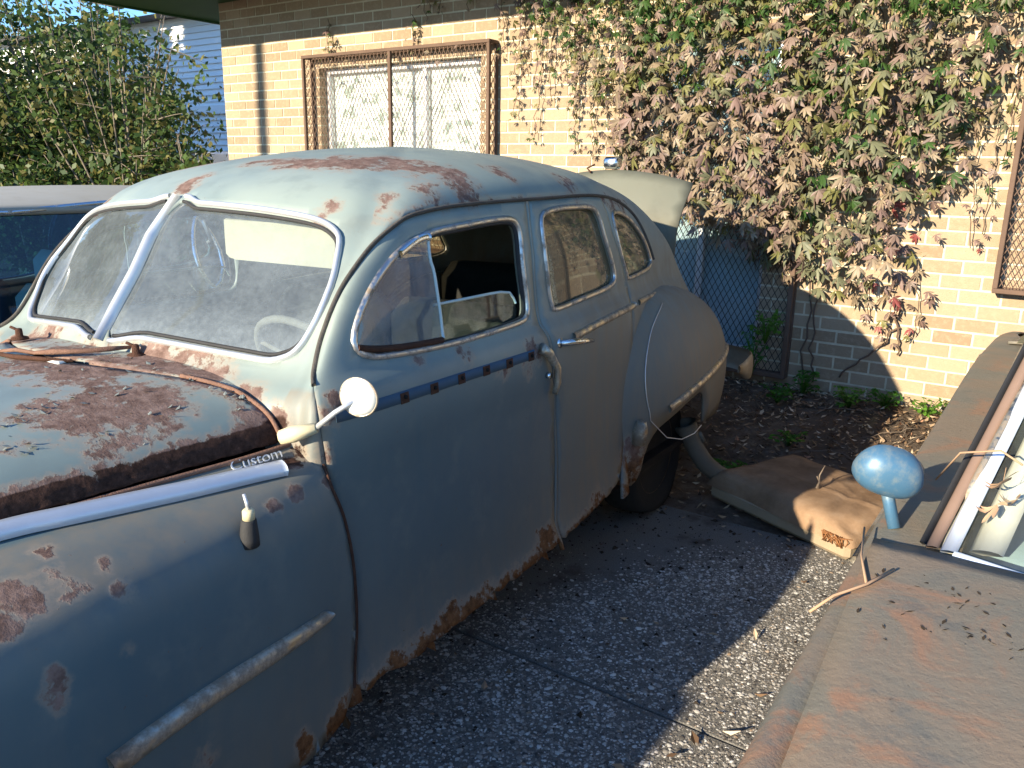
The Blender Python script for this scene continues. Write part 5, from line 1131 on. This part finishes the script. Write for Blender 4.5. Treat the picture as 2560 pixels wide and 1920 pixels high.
# rusty car on the right
rc = empty('rusty_coupe', (1.745, -2.55, 0), (0, 0, .012)); tag(rc, 'rust-brown coupe with long flat hood and round blue mirror', 'car')
M_BROWN = old_paint('bleached_brown_paint', (.20, .165, .135), (.155, .145, .125), (.15, .12, .09), (.17, .085, .055), (.27, .135, .09), rough=.5, speck=.1, spec=.35)
T = NT('sun_bleached_patina'); L = T.local()
c = T.mix(T.smooth(T.noise(2.6, 6, .62, L, .6), .38, .62), (.15, .145, .12), (.195, .155, .115))
c = T.mix(T.smooth(T.noise(4.2, 7, .66, L, 1.0), .50, .64, 0, .8), c, (.26, .145, .09))
c = T.mix(T.smooth(T.noise(7, 6, .7, L), .56, .68, 0, .7), c, (.12, .12, .108))
c = T.mix(T.smooth(T.noise(45, 4, .7, L), .66, .74, 0, .7), c, (.05, .04, .03))
c = T.mix(T.smooth(T.noise(70, 4, .7, L), .70, .76, 0, .6), c, (.40, .38, .33))
M_PATINA = T.done(T.bsdf(c, T.math('ADD', .42, T.math('MULTIPLY', T.noise(9, 5, .6, L), .3)), 0, T.bump(T.noise(60, 6, .7, L), .45, .005), .35))
M_CHAMPP = old_paint('faded_champagne_paint', (.25, .225, .175), (.21, .19, .15), (.2, .165, .12), rough=.45, speck=.05, spec=.35)
M_CHAMP = simple('faded_green_grey', (.30, .29, .22), .45, 0, .12, 5, .1)
M_PBROWN = simple('pillar_brown', (.22, .145, .105), .6, 0, .15, 12)
M_PALU = simple('pillar_bright', (.72, .78, .86), .35, .4, .08, 25)
M_COVER = simple('pillar_cream', (.62, .55, .47), .6, 0, .15, 14)
M_DASH = simple('dash_blue_grey', (.24, .31, .33), .7, 0, .18, 10, .2)
M_SEAT2 = simple('dark_vinyl', (.045, .055, .05), .7, 0, .3, 12, .2)
M_CG = glass('coupe_glass', .07, (.45, .48, .44), (.88, .94, .91), .25, 4)
M_CGS = glass('coupe_side_glass', .55, (.36, .36, .28), (.55, .58, .5), .8, 4)
def hood_patina(V):
    n = .5*np.sin(V[:, 0]*9+V[:, 1]*4)+.5*np.sin(V[:, 1]*7-V[:, 0]*3+1)
    return np.clip(.30+.12*n, 0, .5)
RP = dict(W=.94, belt=.905, roof_w=.66, roof_z=1.31, nose=-2.70, ws_base=-1.17, ws_top=-.54, roof_end=.75, deck=1.35, tail=2.15, hood_z=.90, deck_z=.90, axles=(-1.85, 1.15),
     windows=[[(-1.02, .935), (-.48, 1.235), (.10, 1.235), (.10, .935)], [(.16, .935), (.16, 1.235), (.66, 1.235), (1.0, .935)]], dust=.35, hood_rust=hood_patina, beads=False, pillar_in=.19, gh_in=.165)
sedan(rc, RP, dict(paint=M_PATINA, side=M_PATINA, cabin=M_CHAMP, roof=M_CHAMP, glass=M_CGS, ws=M_CG, trim=M_CHROME_D, bright=M_PALU, pillar=M_PBROWN, cover=M_COVER, inside=M_SEAT2, dash=M_DASH))
mr = empty('door_mirror'); mr.parent = rc
T = NT('mirror_blue'); M_MBLUE = T.done(T.bsdf(T.mix(T.smooth(T.noise(30, 5, .7, T.local()), .42, .7), (.055, .135, .22), (.14, .19, .22)), .42, .2, None, .5))
# shell: flattened egg with a flat glass side towards the rear
N1, N2 = 28, 18; V = []
for i in range(N2+1):
    th = pi*i/N2
    for j in range(N1):
        ph = 2*pi*j/N1; x, y, z = sin(th)*cos(ph), sin(th)*sin(ph), cos(th)
        sx = np.sign(x)*abs(x)**.8; sz = np.sign(z)*abs(z)**.85
        yy = -abs(y)**.9*.055 if y < 0 else abs(y)*.018
        zz_ = .064*sz if sz > 0 else .052*sz
        V.append((.086*sx*(1-.14*max(sz, 0)), yy, zz_-.006*sx))
h = mobj('head', V, grid_faces(N2+1, N1, True), M_MBLUE, mr)
h.location = (.842-1.745, -3.60+2.55, .998); h.rotation_euler = (.15, .16, .45); h.scale = (.86, .9, .95)
MB().tube([(.838-1.745, -3.59+2.55, .985), (.848-1.745, -3.60+2.55, .95), (.873-1.745, -3.62+2.55, .885)], [.016, .013, .013], 10).build('stem', M_MBLUE, mr)
MB().lathe([(.060, -.004), (.064, .0), (.060, .005), (.0, .004)], 28, Matrix.Rotation(-pi/2, 4, 'X')).build('rim', M_CHROME_D, mr)
o_ = [c_ for c_ in mr.children if c_.name.startswith('rim')][0]; o_.location = h.location; o_.location.y += .012; o_.rotation_euler = h.rotation_euler; o_.scale = (1.15, .9, .8)
M_MGL = simple('mirror_glass', (.5, .52, .55), .1, .9, .05)
# thread of vine across the fender and dry leaves caught at the pillar
M_DRY = simple('dry_vine', (.36, .23, .14), .9, 0, .25, 20)
o = MB().tube([(.83, -4.05, .865), (.86, -4.02, .893), (.90, -3.96, .902), (.93, -3.88, .908)], .0028, 5).tube([(.90, -3.96, .902), (.865, -3.84, .900), (.84, -3.70, .90)], .0022, 5).build('dry_tendril', M_DRY); tag(o, 'dry vine tendril lying over the brown fender', 'vine stem')
o = MB().tube([(.93, -3.45, .95), (.98, -3.58, 1.06), (1.05, -3.6, 1.085), (1.09, -3.62, 1.07)], .0022, 5).build('dry_tendril', M_DRY); tag(o, 'thin dry tendril crossing the bright windshield pillar', 'vine stem')
for i, (c, sc_) in enumerate((((1.065, -3.66, 1.045), .05), ((1.095, -3.60, 1.00), .045), ((1.06, -3.63, .985), .04))):
    V, F = PALM[i]; A = Matrix.Rotation(1.1*i+.4, 3, 'Z') @ Matrix.Rotation(.8, 3, 'X'); V = np.array([A@Vector(v) for v in V])*sc_; V[:, 2] += .012*np.sin(V[:, 0]*90)
    o = mobj('dry_leaf', V, F, M_DRY, None, True, c); tag(o, ('curled dry leaf highest up inside the coupe windshield edge', 'dry leaf lowest over the coupe dashboard', 'small dry leaf beside the bright windshield pillar')[i], 'leaf', 'dry leaves at the windshield')

# bits of leaf and bark lying on the coupe's hood
V = []; F = []; rk = random.Random(11)
for i in range(150):
    cx, cy = rk.choice([(1.16, -4.02), (1.05, -4.05), (1.32, -4.1), (1.02, -3.92), (1.25, -3.98), (1.12, -4.45)]); x = cx+rk.gauss(0, .05); y = cy+rk.gauss(0, .03); A_ = (x-1.745)/.9; t_ = (y+5.19)/1.47
    z = .90-.105+.095*(1-(1-t_)**2)+.042*(1-A_**2)+.004; s_ = rk.uniform(.002, .009); a = rk.uniform(0, 2*pi); n = len(V)
    V += [(x-s_*cos(a), y-s_*sin(a), z), (x+s_*.35*sin(a), y-s_*.35*cos(a), z+.002), (x+s_*cos(a), y+s_*sin(a), z+.003), (x-s_*.35*sin(a), y+s_*.35*cos(a), z+.001)]; F += [(n, n+1, n+2), (n, n+2, n+3)]
o = mobj('hood_litter', V, F, M_CLOD, None, False); o['kind'] = 'stuff'; tag(o, 'dark crumbs of leaf and bark on the brown hood', 'leaf litter')
# pale car on the left
lc = empty('pale_sedan', (-3.22, -2.65, 0)); tag(lc, 'pale beige car with dark tinted windows behind the old sedan', 'car')
M_BEIGE = old_paint('beige_paint', (.36, .35, .30), (.34, .33, .28), (.30, .27, .22), rough=.4, speck=0.0, spec=.4)
M_TINT = glass('tinted_glass', .05, (.2, .28, .36), (.22, .42, .58), 1.0, 3)
M_SEAT3 = simple('blue_grey_cloth', (.05, .08, .10), .9, 0, .2, 12, .2)
LP = dict(W=.90, belt=.93, roof_w=.64, roof_z=1.46, nose=-3.1, ws_base=-1.95, ws_top=-1.30, roof_end=.55, deck=1.15, tail=1.9, hood_z=.93, deck_z=.98, axles=(-2.2, .75),
     windows=[[(-1.62, .975), (-1.22, 1.375), (-1.12, 1.395), (-.30, 1.40), (-.28, .975)], [(-.20, .975), (-.20, 1.40), (.42, 1.385), (.50, 1.36), (.78, .975)]], dust=.25)
sedan(lc, LP, dict(paint=M_BEIGE, glass=M_TINT, ws=M_TINT, trim=M_CHROME, bright=M_CHROME, pillar=M_BEIGE, cover=M_SEAT3, inside=M_SEAT3, dash=M_SEAT3))

# ================================================================ things on the ground
# old seat cushion
M_CLOTH = None
T = NT('brown_cloth'); L = T.local()
c = T.ramp(T.noise(5, 6, .65, L), [(.3, (.155, .095, .055)), (.55, (.26, .17, .105)), (.75, (.34, .24, .16))])
wv = T.n('TexWave', wave_type='BANDS'); wv.inputs['Scale'].default_value = 140; wv.inputs['Distortion'].default_value = 2; T.put(wv.inputs['Vector'], L)
M_CLOTH = T.done(T.bsdf(c, .95, 0, T.bump(T.math('ADD', T.math('MULTIPLY', wv.outputs['Fac'], .25), T.noise(60, 5, .7, L)), .5, .004), .1))
M_BASEW = simple('cushion_base', (.27, .21, .14), .9, 0, .2, 12, .3)
cu = empty('seat_cushion', (.235, -1.50, 0)); cu.rotation_euler = (0, 0, -.42); tag(cu, 'torn brown upholstered seat cushion lying on the driveway', 'cushion')
nx, ny = 56, 40; U, Wv = np.meshgrid(np.linspace(-1, 1, nx), np.linspace(-1, 1, ny), indexing='ij')
hx_, hy_ = .42, .31
prof = (1-np.abs(U)**9)**.45*(1-np.abs(Wv)**8)**.45
Zt = .07+.098*prof+.004*np.sin(U*9+Wv*4)*prof+.006*np.exp(-((U-.55+Wv*.35)/.03)**2)-.007*np.exp(-((U-.42+Wv*.3)/.04)**2)+.005*np.exp(-((Wv+.2-U*.2)/.04)**2)+.004*np.exp(-((Wv-.3+U*.5)/.03)**2)
tear = np.exp(-(((U-.86)/.10)**2+((Wv+.80)/.16)**2)); Zt -= .03*tear
V = np.stack([U*hx_*(1+.02*np.sin(Wv*5)), Wv*hy_*(1+.03*np.sin(U*4)), Zt], -1).reshape(-1, 3)
o = mobj('cover', V, grid_faces(nx, ny), M_CLOTH, cu)
ring = [(U_, -1) for U_ in np.linspace(-1, 1, nx)]
sk = MB().bbox((-hx_*.99, -hy_*.99, .002), (hx_*.99, hy_*.99, .085), .02); sk.build('base', M_BASEW, cu, False)
sp_ = MB()
for i in range(34):
    x = hx_*.80+random.uniform(-.05, .06); y = -hy_*1.0+random.uniform(-.012, .012)
    sp_.tube([(x, y, .06), (x+random.uniform(-.03, .03), y-.012, .085+random.random()*.02), (x+random.uniform(-.05, .05), y+.02, .10)], .0022, 5)
sp_.build('torn_stuffing', M_ORUST, cu)
o = MB().tube([(.255, -1.62, .18), (.262, -1.61, .21), (.258, -1.60, .24), (.275, -1.59, .29)], [.006, .005, .004, .002], 6).tube([(.262, -1.61, .21), (.247, -1.605, .235)], .003, 5).build('dead_twig', M_TWIG); tag(o, 'bare dead stem standing up on the seat cushion', 'twig')
# elbow pipe
M_PIPE = simple('galvanised_pipe', (.13, .118, .095), .7, .15, .25, 12, .2)
pp = empty('elbow_pipe', (-.20, -1.50, 0)); tag(pp, 'bent grey pipe leaning by the rear wheel of the old sedan', 'pipe')
C_ = resample(np.array([(-.185, -.21, .40), (-.165, -.185, .33), (-.14, -.15, .255), (-.10, -.10, .17), (-.04, -.03, .10), (.03, .04, .065), (.10, .10, .06)]), .02, False)
n = len(C_); pb = MB().tube(C_, [.050]*4+[.046]*(n-4), 18, False)
pb.tube(C_[:6]+0, [.042]*6, 18, False); pb.build('pipe', M_PIPE, pp)
MB().tube(C_[:3], .056, 18, False).build('collar', M_PIPE, pp)
for a in (0.6, 2.7): MB().tube([C_[2]+np.array([.06*cos(a), .06*sin(a), -.01]), C_[5]+np.array([.065*cos(a), .065*sin(a), -.01])], .012, 8).build('lug', M_PIPE, pp)
# rusty post base at the guard

# unseen car added in front of the old sedan to cast the ground shadow
fc = empty('shadow_sedan', (-1.13, -8.15, 0)); tag(fc, 'unseen grey car added in front of the old sedan to shade the ground', 'car')
M_GREYC = old_paint('grey_paint', (.30, .31, .31), (.27, .28, .28), (.2, .18, .15), rough=.4, speck=0.0, spec=.4)
sedan(fc, LP, dict(paint=M_GREYC, glass=M_TINT, ws=M_TINT, trim=M_CHROME, bright=M_CHROME, pillar=M_GREYC, cover=M_SEAT3, inside=M_SEAT3, dash=M_SEAT3))
